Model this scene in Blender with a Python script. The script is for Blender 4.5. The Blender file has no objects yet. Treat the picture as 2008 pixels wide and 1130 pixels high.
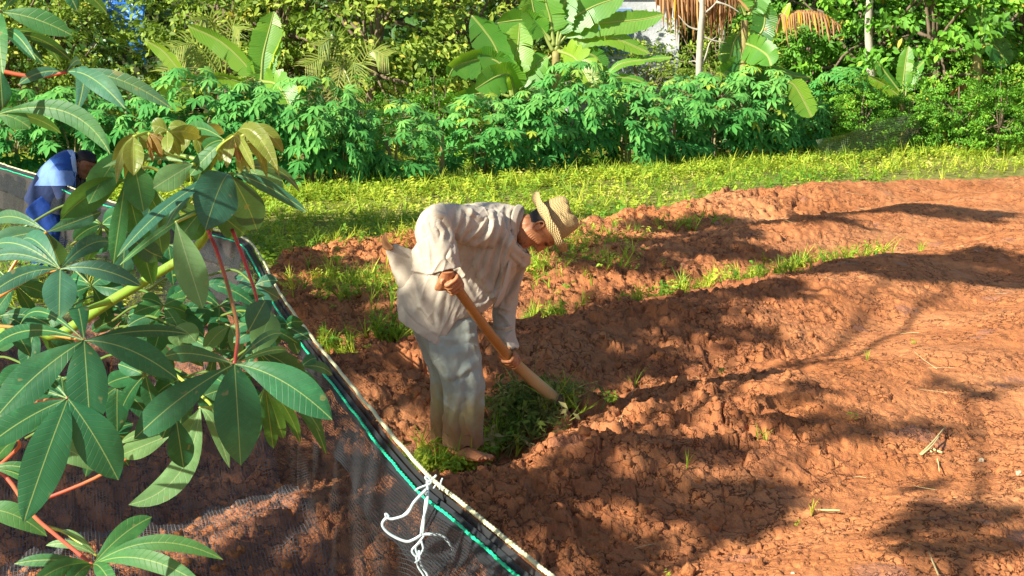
import bpy, math, random
import numpy as np
from mathutils import Vector, Matrix

# ------------------------------------------------------------------ camera, sky, sun
SC = bpy.context.scene
COL = SC.collection
H_CAM = 2.14
PITCH = math.radians(10.26)
FPX = 2790.0                      # focal length in pixels of a 2008 px wide frame
cam = bpy.data.cameras.new("camera")
cam.sensor_width = 36.0
cam.lens = FPX / 2008 * 36.0
cam.clip_start = 0.05
cam.clip_end = 1500
camo = bpy.data.objects.new("camera", cam)
COL.objects.link(camo)
camo.location = (0, 0, H_CAM)
camo.rotation_euler = (math.pi / 2 - PITCH, 0, 0)
SC.camera = camo
SC.render.resolution_x = 1024
SC.render.resolution_y = 576

SUN = np.array([-0.74, -0.56, 0.60]); SUN /= np.linalg.norm(SUN)   # towards the sun
SUN_EL = math.asin(SUN[2])
SUN_AZ = math.atan2(SUN[0], SUN[1])
w = bpy.data.worlds.new("World"); SC.world = w; w.use_nodes = True
nt = w.node_tree
sky = nt.nodes.new("ShaderNodeTexSky"); sky.sky_type = 'NISHITA'; sky.sun_disc = False
sky.sun_elevation = SUN_EL; sky.sun_rotation = SUN_AZ
sky.air_density = 1.0; sky.dust_density = 1.0; sky.ozone_density = 1.0
nt.links.new(sky.outputs[0], nt.nodes['Background'].inputs[0])
nt.nodes['Background'].inputs[1].default_value = 0.072
sl = bpy.data.lights.new("sun", 'SUN'); sl.energy = 5.0; sl.angle = math.radians(0.53); sl.color = (1.0, 0.93, 0.80)
so = bpy.data.objects.new("sun", sl); COL.objects.link(so)
so.rotation_euler = Vector(tuple(SUN)).to_track_quat('Z', 'Y').to_euler()
so.location = (-6, -6, 12)
SC.view_settings.view_transform = 'Standard'; SC.view_settings.look = 'None'
SC.view_settings.exposure = 0.96; SC.view_settings.gamma = 1.0
SC.render.engine = 'CYCLES'
SC.cycles.max_bounces = 6; SC.cycles.transparent_max_bounces = 24
SC.cycles.diffuse_bounces = 3; SC.cycles.glossy_bounces = 2; SC.cycles.transmission_bounces = 3

# ------------------------------------------------------------------ helpers
rng = np.random.default_rng(7)
random.seed(7)
CO = np.array([0, 0, H_CAM])
cp, sp = math.cos(PITCH), math.sin(PITCH)
Fv = np.array([0, cp, -sp]); Uv = np.array([0, sp, cp]); Rv = np.array([1.0, 0, 0])
def ray(px, py):
    return Rv * ((px - 1004) / FPX) + Uv * (-(py - 565) / FPX) + Fv
def P(px, py, Y):
    d = ray(px, py); return CO + d * (Y / d[1])
def G(px, py, z=0.0):
    d = ray(px, py); return CO + d * ((z - H_CAM) / d[2])
def nrm(v):
    v = np.asarray(v, float); n = np.linalg.norm(v); return v / n if n > 1e-12 else v
def link(o, parent=None):
    COL.objects.link(o)
    if parent is not None: o.parent = parent
    return o
def mesh_obj(name, V, F, mat=None, parent=None, smooth=True, attrs=None, uv=None):
    """V (n,3); F (m,4) or (m,3) int array"""
    V = np.asarray(V, np.float32); F = np.asarray(F, np.int32)
    k = F.shape[1]
    me = bpy.data.meshes.new(name)
    me.vertices.add(len(V)); me.vertices.foreach_set("co", V.ravel())
    me.loops.add(F.size); me.loops.foreach_set("vertex_index", F.ravel())
    me.polygons.add(len(F)); me.polygons.foreach_set("loop_start", np.arange(0, F.size, k, dtype=np.int32))
    me.polygons.foreach_set("loop_total", np.full(len(F), k, np.int32))
    me.polygons.foreach_set("use_smooth", np.full(len(F), bool(smooth)))
    if attrs:
        for an, arr in attrs.items():
            a = me.attributes.new(an, 'FLOAT', 'POINT'); a.data.foreach_set("value", np.asarray(arr, np.float32))
    if uv is not None:
        u = me.uv_layers.new(name="UVMap"); u.data.foreach_set("uv", np.asarray(uv, np.float32)[F.ravel()].ravel())
    me.update(calc_edges=True)
    if mat: me.materials.append(mat)
    return link(bpy.data.objects.new(name, me), parent)
def empty(name, loc=(0, 0, 0), rz=0.0):
    o = bpy.data.objects.new(name, None); o.location = tuple(loc); o.rotation_euler = (0, 0, rz)
    o.empty_display_size = 0.1
    COL.objects.link(o); return o
def tag(o, label, cat, group=None):
    o['label'] = label; o['category'] = cat
    if group: o['group'] = group
    return o
def struct(o): o['kind'] = 'structure'; return o
def stuff(o, label, cat):
    o['kind'] = 'stuff'; o['label'] = label; o['category'] = cat; return o
def localize(root_loc, V):          # world verts -> verts local to an un-rotated root
    return np.asarray(V) - np.asarray(root_loc)
def copy_tree(o, parent=None):
    c = o.copy(); COL.objects.link(c)
    if parent is not None: c.parent = parent
    for ch in list(o.children): copy_tree(ch, c)
    return c

class MB:                            # collects quads
    def __init__(s): s.V = []; s.F = []; s.n = 0; s.A = []; s.U = []
    def add(s, V, F, a=0.0, uv=None):
        V = np.asarray(V, float); F = np.asarray(F, int)
        s.V.append(V); s.F.append(F + s.n); s.n += len(V)
        s.A.append(np.full(len(V), a) if np.isscalar(a) else np.asarray(a))
        s.U.append(np.zeros((len(V), 2)) if uv is None else np.asarray(uv))
    def build(s, name, mat, parent=None, smooth=True, origin=None):
        V = np.vstack(s.V)
        if origin is not None: V = V - np.asarray(origin)
        return mesh_obj(name, V, np.vstack(s.F), mat, parent, smooth, {'rnd': np.concatenate(s.A)}, np.vstack(s.U))

def frames(pts, up=None):
    pts = np.asarray(pts, float); n = len(pts)
    T = np.zeros_like(pts)
    T[1:-1] = pts[2:] - pts[:-2]; T[0] = pts[1] - pts[0]; T[-1] = pts[-1] - pts[-2]
    T = T / np.maximum(np.linalg.norm(T, axis=1, keepdims=True), 1e-9)
    a = np.array([0, 0, 1.0]) if up is None else nrm(up)
    if abs(np.dot(a, T[0])) > 0.95: a = np.array([1.0, 0, 0])
    Us = np.zeros_like(pts); Ws = np.zeros_like(pts)
    u = nrm(a - T[0] * np.dot(a, T[0]))
    for i in range(n):
        u = nrm(u - T[i] * np.dot(u, T[i])); Us[i] = u; Ws[i] = np.cross(T[i], u)
    return T, Us, Ws
def grid_faces(nr, nc, wrap=True):
    m = nc if wrap else nc - 1
    i = np.arange(nr - 1)[:, None]; j = np.arange(m)[None, :]
    a = i * nc + j; b = i * nc + (j + 1) % nc; c = (i + 1) * nc + (j + 1) % nc; d = (i + 1) * nc + j
    return np.stack([a, b, c, d], -1).reshape(-1, 4)
def ring_cap(nr, nc, V):
    """degenerate quads fan to close the ends"""
    c0 = V[:nc].mean(0); c1 = V[-nc:].mean(0)
    V2 = np.vstack([V, c0, c1]); n = len(V); F = []
    for j in range(0, nc, 2):
        j1 = (j + 1) % nc; j2 = (j + 2) % nc
        F.append([n, j2, j1, j]); o = (nr - 1) * nc
        F.append([n + 1, o + j, o + j1, o + j2])
    return V2, np.array(F)
def smooth_path(pts, k=6):
    """catmull-rom"""
    pts = np.asarray(pts, float)
    if len(pts) < 3: 
        t = np.linspace(0, 1, k + 1)[:, None]; return pts[0] * (1 - t) + pts[-1] * t
    Q = np.vstack([2 * pts[0] - pts[1], pts, 2 * pts[-1] - pts[-2]]); out = []
    for i in range(1, len(Q) - 2):
        p0, p1, p2, p3 = Q[i - 1], Q[i], Q[i + 1], Q[i + 2]
        for t in np.linspace(0, 1, k, endpoint=False):
            out.append(.5 * ((2 * p1) + (-p0 + p2) * t + (2 * p0 - 5 * p1 + 4 * p2 - p3) * t * t + (-p0 + 3 * p1 - 3 * p2 + p3) * t ** 3))
    out.append(pts[-1]); return np.array(out)
def tube(pts, r, n=8, r2=None, up=None, smooth=0, cap=True):
    """returns V,F of a tapered tube; r scalar or list (one per point)"""
    pts = np.asarray(pts, float)
    r = np.full(len(pts), r) if np.isscalar(r) else np.asarray(r, float)
    r2 = r if r2 is None else (np.full(len(pts), r2) if np.isscalar(r2) else np.asarray(r2, float))
    if smooth:
        A = smooth_path(np.hstack([pts, r[:, None], r2[:, None]]), smooth); pts, r, r2 = A[:, :3], A[:, 3], A[:, 4]
    T, U, W = frames(pts, up)
    a = np.linspace(0, 2 * np.pi, n, endpoint=False)
    V = pts[:, None] + U[:, None] * (np.cos(a)[None, :, None] * r[:, None, None]) + W[:, None] * (np.sin(a)[None, :, None] * r2[:, None, None])
    V = V.reshape(-1, 3); F = grid_faces(len(pts), n)
    if cap:
        V, F2 = ring_cap(len(pts), n, V); F = np.vstack([F, F2])
    return V, F
def loft(rings, cap=True):
    R = np.asarray(rings, float); nr, nc = R.shape[:2]
    V = R.reshape(-1, 3); F = grid_faces(nr, nc)
    if cap:
        V, F2 = ring_cap(nr, nc, V); F = np.vstack([F, F2])
    return V, F
def resample_rings(R, k):
    R = np.asarray(R, float); s = R.shape
    return smooth_path(R.reshape(s[0], -1), k).reshape(-1, s[1], 3)
def remesh_union(parts, voxel, smooth_it=2):
    """parts: list of (V,F). one continuous surface around all of them; returns V, F(tri)"""
    Vs, Fs, n = [], [], 0
    for V, F in parts:
        Vs.append(V); Fs.append(np.asarray(F) + n); n += len(V)
    o = mesh_obj("tmp_union", np.vstack(Vs), np.vstack(Fs))
    m = o.modifiers.new("r", 'REMESH'); m.mode = 'VOXEL'; m.voxel_size = voxel
    if smooth_it:
        s = o.modifiers.new("s", 'SMOOTH'); s.factor = 0.5; s.iterations = smooth_it
    dg = bpy.context.evaluated_depsgraph_get(); dg.update()
    ev = o.evaluated_get(dg); me = ev.to_mesh()
    n = len(me.vertices); V = np.zeros(n * 3, np.float32); me.vertices.foreach_get("co", V)
    me.calc_loop_triangles(); t = np.zeros(len(me.loop_triangles) * 3, np.int32); me.loop_triangles.foreach_get("vertices", t)
    ev.to_mesh_clear(); old = o.data
    bpy.data.objects.remove(o); bpy.data.meshes.remove(old)
    return V.reshape(-1, 3).astype(float), t.reshape(-1, 3)
def vnormals(V, F):
    a, b, c = V[F[:, 0]], V[F[:, 1]], V[F[:, 2]]
    fn = np.cross(b - a, c - a); N = np.zeros_like(V)
    for k in range(3): np.add.at(N, F[:, k], fn)
    return N / np.maximum(np.linalg.norm(N, axis=1, keepdims=True), 1e-12)

# noise ------------------------------------------------------------
def _h(ix, iy, iz, seed):
    n = (ix.astype(np.int64) * 374761393 + iy.astype(np.int64) * 668265263 + iz * 2147483647 + seed * 974634777) & 0xffffffff
    n = ((n ^ (n >> 13)) * 1274126177) & 0xffffffff
    n = n ^ (n >> 16)
    return (n & 0xffffff) / float(0x1000000)
def vnoise(x, y, seed=0, z=None):
    ix = np.floor(x); iy = np.floor(y); fx = x - ix; fy = y - iy
    ux = fx * fx * fx * (fx * (fx * 6 - 15) + 10); uy = fy * fy * fy * (fy * (fy * 6 - 15) + 10)
    if z is None:
        h = lambda a, b: _h(ix + a, iy + b, 0, seed)
        return ((h(0, 0) * (1 - ux) + h(1, 0) * ux) * (1 - uy) + (h(0, 1) * (1 - ux) + h(1, 1) * ux) * uy) * 2 - 1
    iz = np.floor(z); fz = z - iz; uz = fz * fz * (3 - 2 * fz); out = 0
    for c in (0, 1):
        h = lambda a, b: _h(ix + a, iy + b, (iz + c).astype(np.int64), seed)
        v = ((h(0, 0) * (1 - ux) + h(1, 0) * ux) * (1 - uy) + (h(0, 1) * (1 - ux) + h(1, 1) * ux) * uy)
        out = out + v * (uz if c else 1 - uz)
    return out * 2 - 1
def fbm(x, y, o=4, seed=0, z=None, g=0.5):
    s = 0; a = 1; t = 0
    for k in range(o):
        s = s + a * vnoise(x * 2 ** k, y * 2 ** k, seed + k * 17, None if z is None else z * 2 ** k); t += a; a *= g
    return s / t
def worley(x, y, seed=0):
    ix = np.floor(x); iy = np.floor(y)
    f1 = np.full(x.shape, 9.0); f2 = np.full(x.shape, 9.0); idv = np.zeros(x.shape); tl = np.zeros(x.shape)
    for a in (-1, 0, 1):
        for b in (-1, 0, 1):
            cx = ix + a; cy = iy + b
            px = cx + _h(cx, cy, 0, seed); py = cy + _h(cx, cy, 0, seed + 5)
            d = np.hypot(px - x, py - y); hid = _h(cx, cy, 0, seed + 9)
            closer = d < f1
            f2 = np.where(closer, f1, np.minimum(f2, d)); idv = np.where(closer, hid, idv); tl = np.where(closer, (_h(cx, cy, 0, seed + 12) - .5) * (x - px) + (_h(cx, cy, 0, seed + 14) - .5) * (y - py), tl); f1 = np.where(closer, d, f1)
    return f1, f2, idv, tl
def sstep(a, b, x):
    t = np.clip((x - a) / (b - a), 0, 1); return t * t * (3 - 2 * t)

# materials ------------------------------------------------------------
class NT:
    def __init__(s, name, disp=False):
        s.m = bpy.data.materials.new(name); s.m.use_nodes = True; s.t = s.m.node_tree; s.t.nodes.clear()
        s.out = s.t.nodes.new("ShaderNodeOutputMaterial")
    def n(s, typ, props=None, **ins):
        nd = s.t.nodes.new(typ)
        for k, v in (props or {}).items(): setattr(nd, k, v)
        for k, v in ins.items():
            sk = None
            key = k.replace('_', ' ')
            for i in nd.inputs:
                if i.name == key: sk = i; break
            if sk is None and k[0] == 'i' and k[1:].isdigit(): sk = nd.inputs[int(k[1:])]
            if sk is None: raise KeyError(k + typ)
            s.set(sk, v)
        return nd
    def set(s, sk, v):
        if hasattr(v, 'is_linked') or isinstance(v, bpy.types.NodeSocket): s.t.links.new(v, sk)
        elif isinstance(v, (tuple, list)) and len(v) == 3 and sk.type == 'RGBA': sk.default_value = (*v, 1)
        else: sk.default_value = v
    def math(s, op, a, b=0.0, c=0.0, clamp=False):
        nd = s.n("ShaderNodeMath", {'operation': op, 'use_clamp': clamp}, i0=a, i1=b, i2=c); return nd.outputs[0]
    def mix(s, f, a, b, mode='MIX'):
        nd = s.t.nodes.new("ShaderNodeMix"); nd.data_type = 'RGBA'; nd.blend_type = mode; nd.clamp_factor = True
        s.set(nd.inputs[0], f); s.set(nd.inputs[6], a); s.set(nd.inputs[7], b); return nd.outputs[2]
    def attr(s, name): return s.n("ShaderNodeAttribute", {'attribute_name': name}).outputs['Fac']
    def pos(s): return s.n("ShaderNodeNewGeometry").outputs['Position']
    def obj(s): return s.n("ShaderNodeTexCoord").outputs['Object']
    def noise(s, vec, scale, detail=3, rough=.55, out='Fac', dist=0):
        nd = s.n("ShaderNodeTexNoise", None, Vector=vec, Scale=scale, Detail=detail, Roughness=rough, Distortion=dist); return nd.outputs[out]
    def ramp(s, f, stops, interp='LINEAR'):
        nd = s.t.nodes.new("ShaderNodeValToRGB"); cr = nd.color_ramp; cr.interpolation = interp
        while len(cr.elements) < len(stops): cr.elements.new(.5)
        for e, (p, c) in zip(cr.elements, stops): e.position = p; e.color = (*c, 1) if len(c) == 3 else c
        s.set(nd.inputs[0], f); return nd.outputs[0]
    def maprange(s, f, a, b, c=0, d=1):
        return s.n("ShaderNodeMapRange", None, i0=f, i1=a, i2=b, i3=c, i4=d).outputs[0]
    def bump(s, h, strength=.5, dist=.01, nrmal=None):
        nd = s.n("ShaderNodeBump", None, Height=h, Strength=strength, Distance=dist)
        if nrmal is not None: s.set(nd.inputs['Normal'], nrmal)
        return nd.outputs[0]
    def done(s, sh): s.t.links.new(sh, s.out.inputs[0]); return s.m
def pbr(k, col, rough=.7, nrmal=None, spec=.4, **kw):
    nd = k.n("ShaderNodeBsdfPrincipled"); k.set(nd.inputs['Base Color'], col); k.set(nd.inputs['Roughness'], rough)
    k.set(nd.inputs['Specular IOR Level'], spec)
    if nrmal is not None: k.set(nd.inputs['Normal'], nrmal)
    for a, b in kw.items(): k.set(nd.inputs[a.replace('_', ' ')], b)
    return nd.outputs[0]
def leaf_shader(k, col, back=None, rough=.4, trans=.35, tcol=None, nrmal=None, spec=.5):
    """opaque + translucent leaf; underside paler"""
    c = col
    if back is not None:
        bf = k.n("ShaderNodeNewGeometry").outputs['Backfacing']; c = k.mix(bf, col, back)
    a = pbr(k, c, rough, nrmal, spec)
    tc = tcol if tcol is not None else k.mix(.5, c, (0.30, 0.55, 0.03))
    t = k.n("ShaderNodeBsdfTranslucent", None, Color=tc)
    if nrmal is not None: k.set(t.inputs['Normal'], nrmal)
    return k.n("ShaderNodeMixShader", None, i0=trans, i1=a, i2=t.outputs[0]).outputs[0]
def simple(name, col, rough=.7, var=.15, scale=20, bump=.0, spec=.3, bs=None):
    k = NT(name); p = k.obj(); nz = k.noise(p, scale, 4)
    c = k.mix(nz, tuple(x * (1 - var) for x in col), tuple(min(1, x * (1 + var)) for x in col))
    nn = k.bump(k.noise(p, bs or scale * 3, 4), bump, .01) if bump else None
    return k.done(pbr(k, c, rough, nn, spec))
# ------------------------------------------------------------------ ground
# upper edge of the dug soil, read off the photograph and put on the ground
_edge_px = [(-300, 690), (0, 660), (300, 625), (480, 590), (560, 535), (700, 507), (850, 487), (1000, 470), (1150, 458), (1250, 437), (1400, 410), (1600, 387), (1800, 366), (2008, 352), (2300, 335)]
_edge = np.array([G(a, b)[:2] for a, b in _edge_px])
def soil_mask(x, y):
    yb = np.interp(x, _edge[:, 0], _edge[:, 1])
    return sstep(-.25, .25, yb - y + .35 * fbm(x * 1.1, y * 1.1, 3, 3) + .12 * fbm(x * 6, y * 6, 2, 4))
def rowcoord(x, y): return -.69 * x + .72 * y
# weedy furrow lines: s = 9.3, 7.4, 5.45, 3.5
def bed(x, y):
    s = rowcoord(x, y) + .16 * fbm(x * .5, y * .5, 2, 21)
    c = .5 - .5 * np.cos(2 * np.pi * (s - 7.4) / 1.95)
    return c ** 0.75
def soil_h(x, y):
    b = bed(x, y)
    # roughness: freshly dug clods around the farmer, smoother slabs to the right
    rough = .14 + .47 * sstep(2.0, .2, x - .25 * (y - 6)) + .22 * fbm(x * .7, y * .7, 2, 31)
    rough = np.clip(rough, .06, 1)
    wx = x + .06 * fbm(x * 5, y * 5, 2, 41); wy = y + .06 * fbm(x * 5, y * 5, 2, 43)
    f1, f2, i1, t1 = worley(wx * 4.2, wy * 4.2, 1)
    g1, g2, i2, t2_ = worley(wx * 11, wy * 11, 2)
    k1, k2, i3, t3 = worley(wx * 27, wy * 27, 3)
    clod = ((i1 - .4) * .075 + .16 * t1) * sstep(0, .14, f2 - f1) + ((i2 - .4) * .045 + .11 * t2_) * sstep(0, .16, g2 - g1) + ((i3 - .4) * .016 + .05 * t3) * sstep(0, .2, k2 - k1)
    # slab tilt
    cr1 = sstep(.07, 0, f2 - f1) * .034 * sstep(-.35, .1, fbm(x * 1.1 + 9, y * 1.1, 2, 79)); cr2 = sstep(.09, 0, g2 - g1) * .016 * sstep(-.3, .2, fbm(x * 1.7, y * 1.7, 2, 77))
    h = (.20 - .09 * sstep(.8, 3.2, x - .25 * (y - 6))) * b + .055 * fbm(x * 1.3, y * 1.3, 2, 11) + (.009 + .014 * rough) * fbm(x * 7, y * 7, 4, 12)
    h = h + rough * clod - (cr1 * (.3 + .7 * rough) + cr2) + .005 * fbm(x * 40, y * 40, 2, 14) * (.25 + rough)
    return h
def ground_h(x, y):
    x = np.asarray(x, float); y = np.asarray(y, float); sh = x.shape
    x = x.ravel(); y = y.ravel()
    d = np.hypot(x, y); m = soil_mask(x, y) * sstep(40, 30, d)
    h = soil_h(x, y) * m + (1 - m) * (.05 * fbm(x * .6, y * .6, 3, 51) + .02)
    # no clod in the hollow where the farmer stands
    for (cx, cy, rr, zz) in ((-.22, 6.95, .26, -.03), (-.38, 7.05, .24, -.02), (-.32, 6.55, .26, -.02), (-.05, 7.0, .16, -.02), (-.12, 6.72, .17, -.05), (-.2, 6.6, .2, -.03)):
        q = np.minimum(1, 1.9 * np.exp(-((x - cx) ** 2 + (y - cy) ** 2) / rr ** 2)); h = h * (1 - q) + zz * q
    # the mound in front of him
    h = h + .07 * np.exp(-(((x - .42) / .45) ** 2 + ((y - 6.45) / .20) ** 2)) + .10 * np.exp(-(((x - .22) / .26) ** 2 + ((y - 7.5) / .26) ** 2))
    return h.reshape(sh)
def gz(x, y): return float(ground_h(np.array([x]), np.array([y]))[0])

th = np.concatenate([np.arange(-180, -25, 5.0), np.arange(-25, 25.01, .065), np.arange(30, 180, 5.0)])
th = np.radians(th)
r = [.25]
while r[-1] < 4.6: r.append(r[-1] * 1.12)
while r[-1] < 27: r.append(r[-1] * (1.0028 if r[-1] < 17 else 1.006))
while r[-1] < 900: r.append(r[-1] * 1.16)
r = np.array(r); NR, NC = len(r), len(th)
X = (r[:, None] * np.sin(th)[None]).ravel(); Y = (r[:, None] * np.cos(th)[None]).ravel()
Z = ground_h(X, Y)
V = np.stack([X, Y, Z], 1); F = grid_faces(NR, NC)
V = np.vstack([V, [0, 0, Z[:NC].mean()]]); c = len(V) - 1
fan = [[c, (j + 2) % NC, (j + 1) % NC, j] for j in range(0, NC - 1, 2)]
if NC % 2: fan.append([c, 0, NC - 1, c])
F = np.vstack([F, np.array([f for f in fan if len(set(f)) == 4], int)])
F = F[:, ::-1]
sm = np.append(soil_mask(X, Y), 1)

k = NT("ground_soil_and_litter")
pos = k.pos()
s_at = k.attr('soil')
n1 = k.noise(pos, .9, 4); n2 = k.noise(pos, 9, 5, .6); n3 = k.noise(pos, 60, 4, .65)
base = k.ramp(n1, [(.3, (.48, .172, .054)), (.5, (.60, .232, .085)), (.7, (.68, .305, .125))])
base = k.mix(k.math('MULTIPLY', k.maprange(n2, .42, .68), .45), base, (.32, .10, .042))
base = k.mix(k.math('MULTIPLY', k.maprange(n3, .5, .8), .35), base, (.68, .34, .16))
vo = k.n("ShaderNodeTexVoronoi", {'feature': 'DISTANCE_TO_EDGE'}, Scale=9.0)
wv = k.n("ShaderNodeVectorMath", {'operation': 'MULTIPLY_ADD'})
k.set(wv.inputs[0], k.noise(pos, 14, 3, .6, 'Color')); wv.inputs[1].default_value = (.16, .16, .16); k.set(wv.inputs[2], pos)
k.set(vo.inputs['Vector'], wv.outputs[0])
crack = k.maprange(vo.outputs['Distance'], .0, .045, 1, 0)
crack = k.math('MULTIPLY', crack, k.maprange(k.noise(pos, 3.1, 2), .40, .52))
base = k.mix(k.math('MULTIPLY', crack, .8), base, (.10, .03, .014))
# a few moist, slick greyish slabs of clay
wet = k.maprange(k.noise(pos, 2.6, 2, .4), .66, .70)
base = k.mix(k.math('MULTIPLY', wet, .5), base, (.42, .20, .13))
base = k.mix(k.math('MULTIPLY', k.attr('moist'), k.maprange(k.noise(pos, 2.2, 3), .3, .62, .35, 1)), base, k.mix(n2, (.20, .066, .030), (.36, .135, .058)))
lit = k.ramp(n2, [(.25, (.10, .14, .025)), (.5, (.25, .26, .06)), (.75, (.42, .33, .13))])
col = k.mix(s_at, lit, base)
hgt = k.math('ADD', k.math('MULTIPLY', n3, .35), k.math('MULTIPLY', n2, .9))
hgt = k.math('SUBTRACT', hgt, k.math('MULTIPLY', crack, .7))
hgt = k.math('ADD', hgt, k.math('MULTIPLY', k.noise(pos, 160, 3, .7), .12))
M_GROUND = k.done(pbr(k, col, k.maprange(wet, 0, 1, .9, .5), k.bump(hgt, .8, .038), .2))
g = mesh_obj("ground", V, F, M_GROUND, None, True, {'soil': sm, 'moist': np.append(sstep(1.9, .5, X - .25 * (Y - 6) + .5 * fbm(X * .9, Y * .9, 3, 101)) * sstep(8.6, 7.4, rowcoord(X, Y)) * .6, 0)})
struct(g)

# ------------------------------------------------------------------ scatter templates
def lobe_profile(t, peak=.58):
    a = peak / (1 - peak)
    f = (t ** a) * (1 - t); m = (peak ** a) * (1 - peak); return (f / m) ** .85
def lobe_template(L=1.0, W=.26, nst=4, droop=.25, fold=.12, angle=0.0, elev=0.0, peak=.6):
    """one lobe along +x, tip at L; returns V,F"""
    t = np.linspace(0, 1, nst); hw = W / 2 * np.maximum(lobe_profile(t, peak), 0); hw[0] = .012 * L
    x = t * L; z = math.sin(elev) * x - droop * L * t ** 2; x = x * math.cos(elev)
    V = []
    for i in range(nst): V += [[x[i], hw[i], z[i] + fold * hw[i]], [x[i], 0, z[i]], [x[i], -hw[i], z[i] + fold * hw[i]]]
    V = np.array(V); F = []
    for i in range(nst - 1):
        for j in range(2): a = i * 3 + j; F.append([a, a + 1, a + 4, a + 3])
    ca, sa = math.cos(angle), math.sin(angle)
    V = V @ np.array([[ca, sa, 0], [-sa, ca, 0], [0, 0, 1]])
    return V, np.array(F)
def palmate(n=7, nst=4, L=.17, W=.27, droop=.35, spread=250, seed=0, petiole=True):
    rr = random.Random(seed); mb = MB()
    for i in range(n):
        a = math.radians((i / (n - 1) - .5) * spread)
        l = L * (1 - .42 * abs(i / (n - 1) - .5) * 2) * rr.uniform(.9, 1.08)
        V, F = lobe_template(l, l * W, nst, droop * rr.uniform(.7, 1.3), .25, a, rr.uniform(-.08, .15)); mb.add(V, F)
    if petiole:
        V, F = tube([[0, 0, 0], [-.08, 0, -.05], [-.2, 0, -.14]], [.003, .003, .004], 3, cap=False); mb.add(V, F, -1)
    return np.vstack(mb.V), np.vstack(mb.F), np.concatenate(mb.A)
def rot_from(xdir, zdir):
    """rotation matrices rows: local x->xdir, z approx zdir. arrays (n,3)"""
    x = xdir / np.linalg.norm(xdir, axis=1, keepdims=True)
    y = np.cross(zdir, x); y /= np.maximum(np.linalg.norm(y, axis=1, keepdims=True), 1e-9)
    z = np.cross(x, y); return np.stack([x, y, z], 1)        # V_local @ R
def scatter(templates, pts, xdir, zdir, scale, rnd):
    """numpy instancing of templates into one big array set"""
    R = rot_from(xdir, zdir); n = len(pts); which = rng.integers(0, len(templates), n)
    Vs, Fs, As, o = [], [], [], 0
    for ti, T in enumerate(templates):
        idx = np.where(which == ti)[0]
        if not len(idx): continue
        tv, tf = T[0], T[1]; ta = T[2] if len(T) > 2 else np.zeros(len(tv))
        W = np.einsum('vk,nkj->nvj', tv, R[idx]) * scale[idx][:, None, None] + pts[idx][:, None]
        m = len(tv); Vs.append(W.reshape(-1, 3))
        Fs.append((tf[None] + (np.arange(len(idx)) * m)[:, None, None] + o).reshape(-1, 4)); o += m * len(idx)
        A = np.repeat(rnd[idx], m).reshape(len(idx), m); A = np.where(ta[None] < 0, -1, A); As.append(A.ravel())
    return np.vstack(Vs), np.vstack(Fs), np.concatenate(As)
def scatter_obj(name, templates, pts, xdir, zdir, scale, rnd, mat, parent=None):
    V, F, A = scatter(templates, pts, xdir, zdir, scale, rnd)
    return mesh_obj(name, V, F, mat, parent, True, {'rnd': A})
def rand_dirs(n, zmin=-1, zmax=1):
    z = rng.uniform(zmin, zmax, n); a = rng.uniform(0, 2 * np.pi, n); q = np.sqrt(1 - z * z)
    return np.stack([q * np.cos(a), q * np.sin(a), z], 1)

# foliage materials
def foliage_mat(name, stops, back=None, rough=.42, trans=.3, stem=(.35, .3, .12), tcol=None, spec=.5):
    k = NT(name); a = k.attr('rnd'); oi = k.n("ShaderNodeObjectInfo").outputs['Random']
    f = k.math('ADD', a, k.math('MULTIPLY', k.math('SUBTRACT', oi, .5), .25))
    c = k.ramp(f, stops)
    c = k.mix(k.math('LESS_THAN', a, -.5), c, stem)
    return k.done(leaf_shader(k, c, back, rough, trans, tcol, None, spec))
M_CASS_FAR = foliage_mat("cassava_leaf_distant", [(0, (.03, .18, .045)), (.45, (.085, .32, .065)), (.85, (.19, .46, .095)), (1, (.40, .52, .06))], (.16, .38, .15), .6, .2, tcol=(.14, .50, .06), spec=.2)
M_TREE_Y = foliage_mat("yellow_green_tree_leaf", [(0, (.10, .16, .02)), (.4, (.20, .31, .035)), (.8, (.40, .50, .07)), (1, (.50, .44, .06))], None, .55, .25, spec=.25)
M_TREE_G = foliage_mat("bright_green_tree_leaf", [(0, (.06, .16, .02)), (.5, (.14, .38, .035)), (.9, (.28, .55, .05)), (1, (.5, .42, .06))], None, .55, .25, spec=.25)
M_TREE_D = foliage_mat("dark_green_tree_leaf", [(0, (.03, .09, .02)), (.6, (.08, .19, .04)), (1, (.16, .3, .06))], None, .4, .2)
M_WEED = foliage_mat("weed_leaf", [(0, (.10, .28, .03)), (.35, (.34, .50, .045)), (.75, (.60, .64, .07)), (1, (.70, .58, .20))], None, .6, .3, tcol=(.5, .65, .05), spec=.2)
M_STRAW = simple("dry_straw", (.62, .50, .24), .8, .2, 30)
M_BARK = simple("tree_bark", (.20, .15, .10), .9, .35, 14, .6)
M_BARK_PALE = simple("pale_smooth_bark", (.46, .42, .34), .8, .25, 9, .4)
M_STEM = simple("cassava_stem", (.30, .26, .13), .7, .25, 20, .3)
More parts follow.
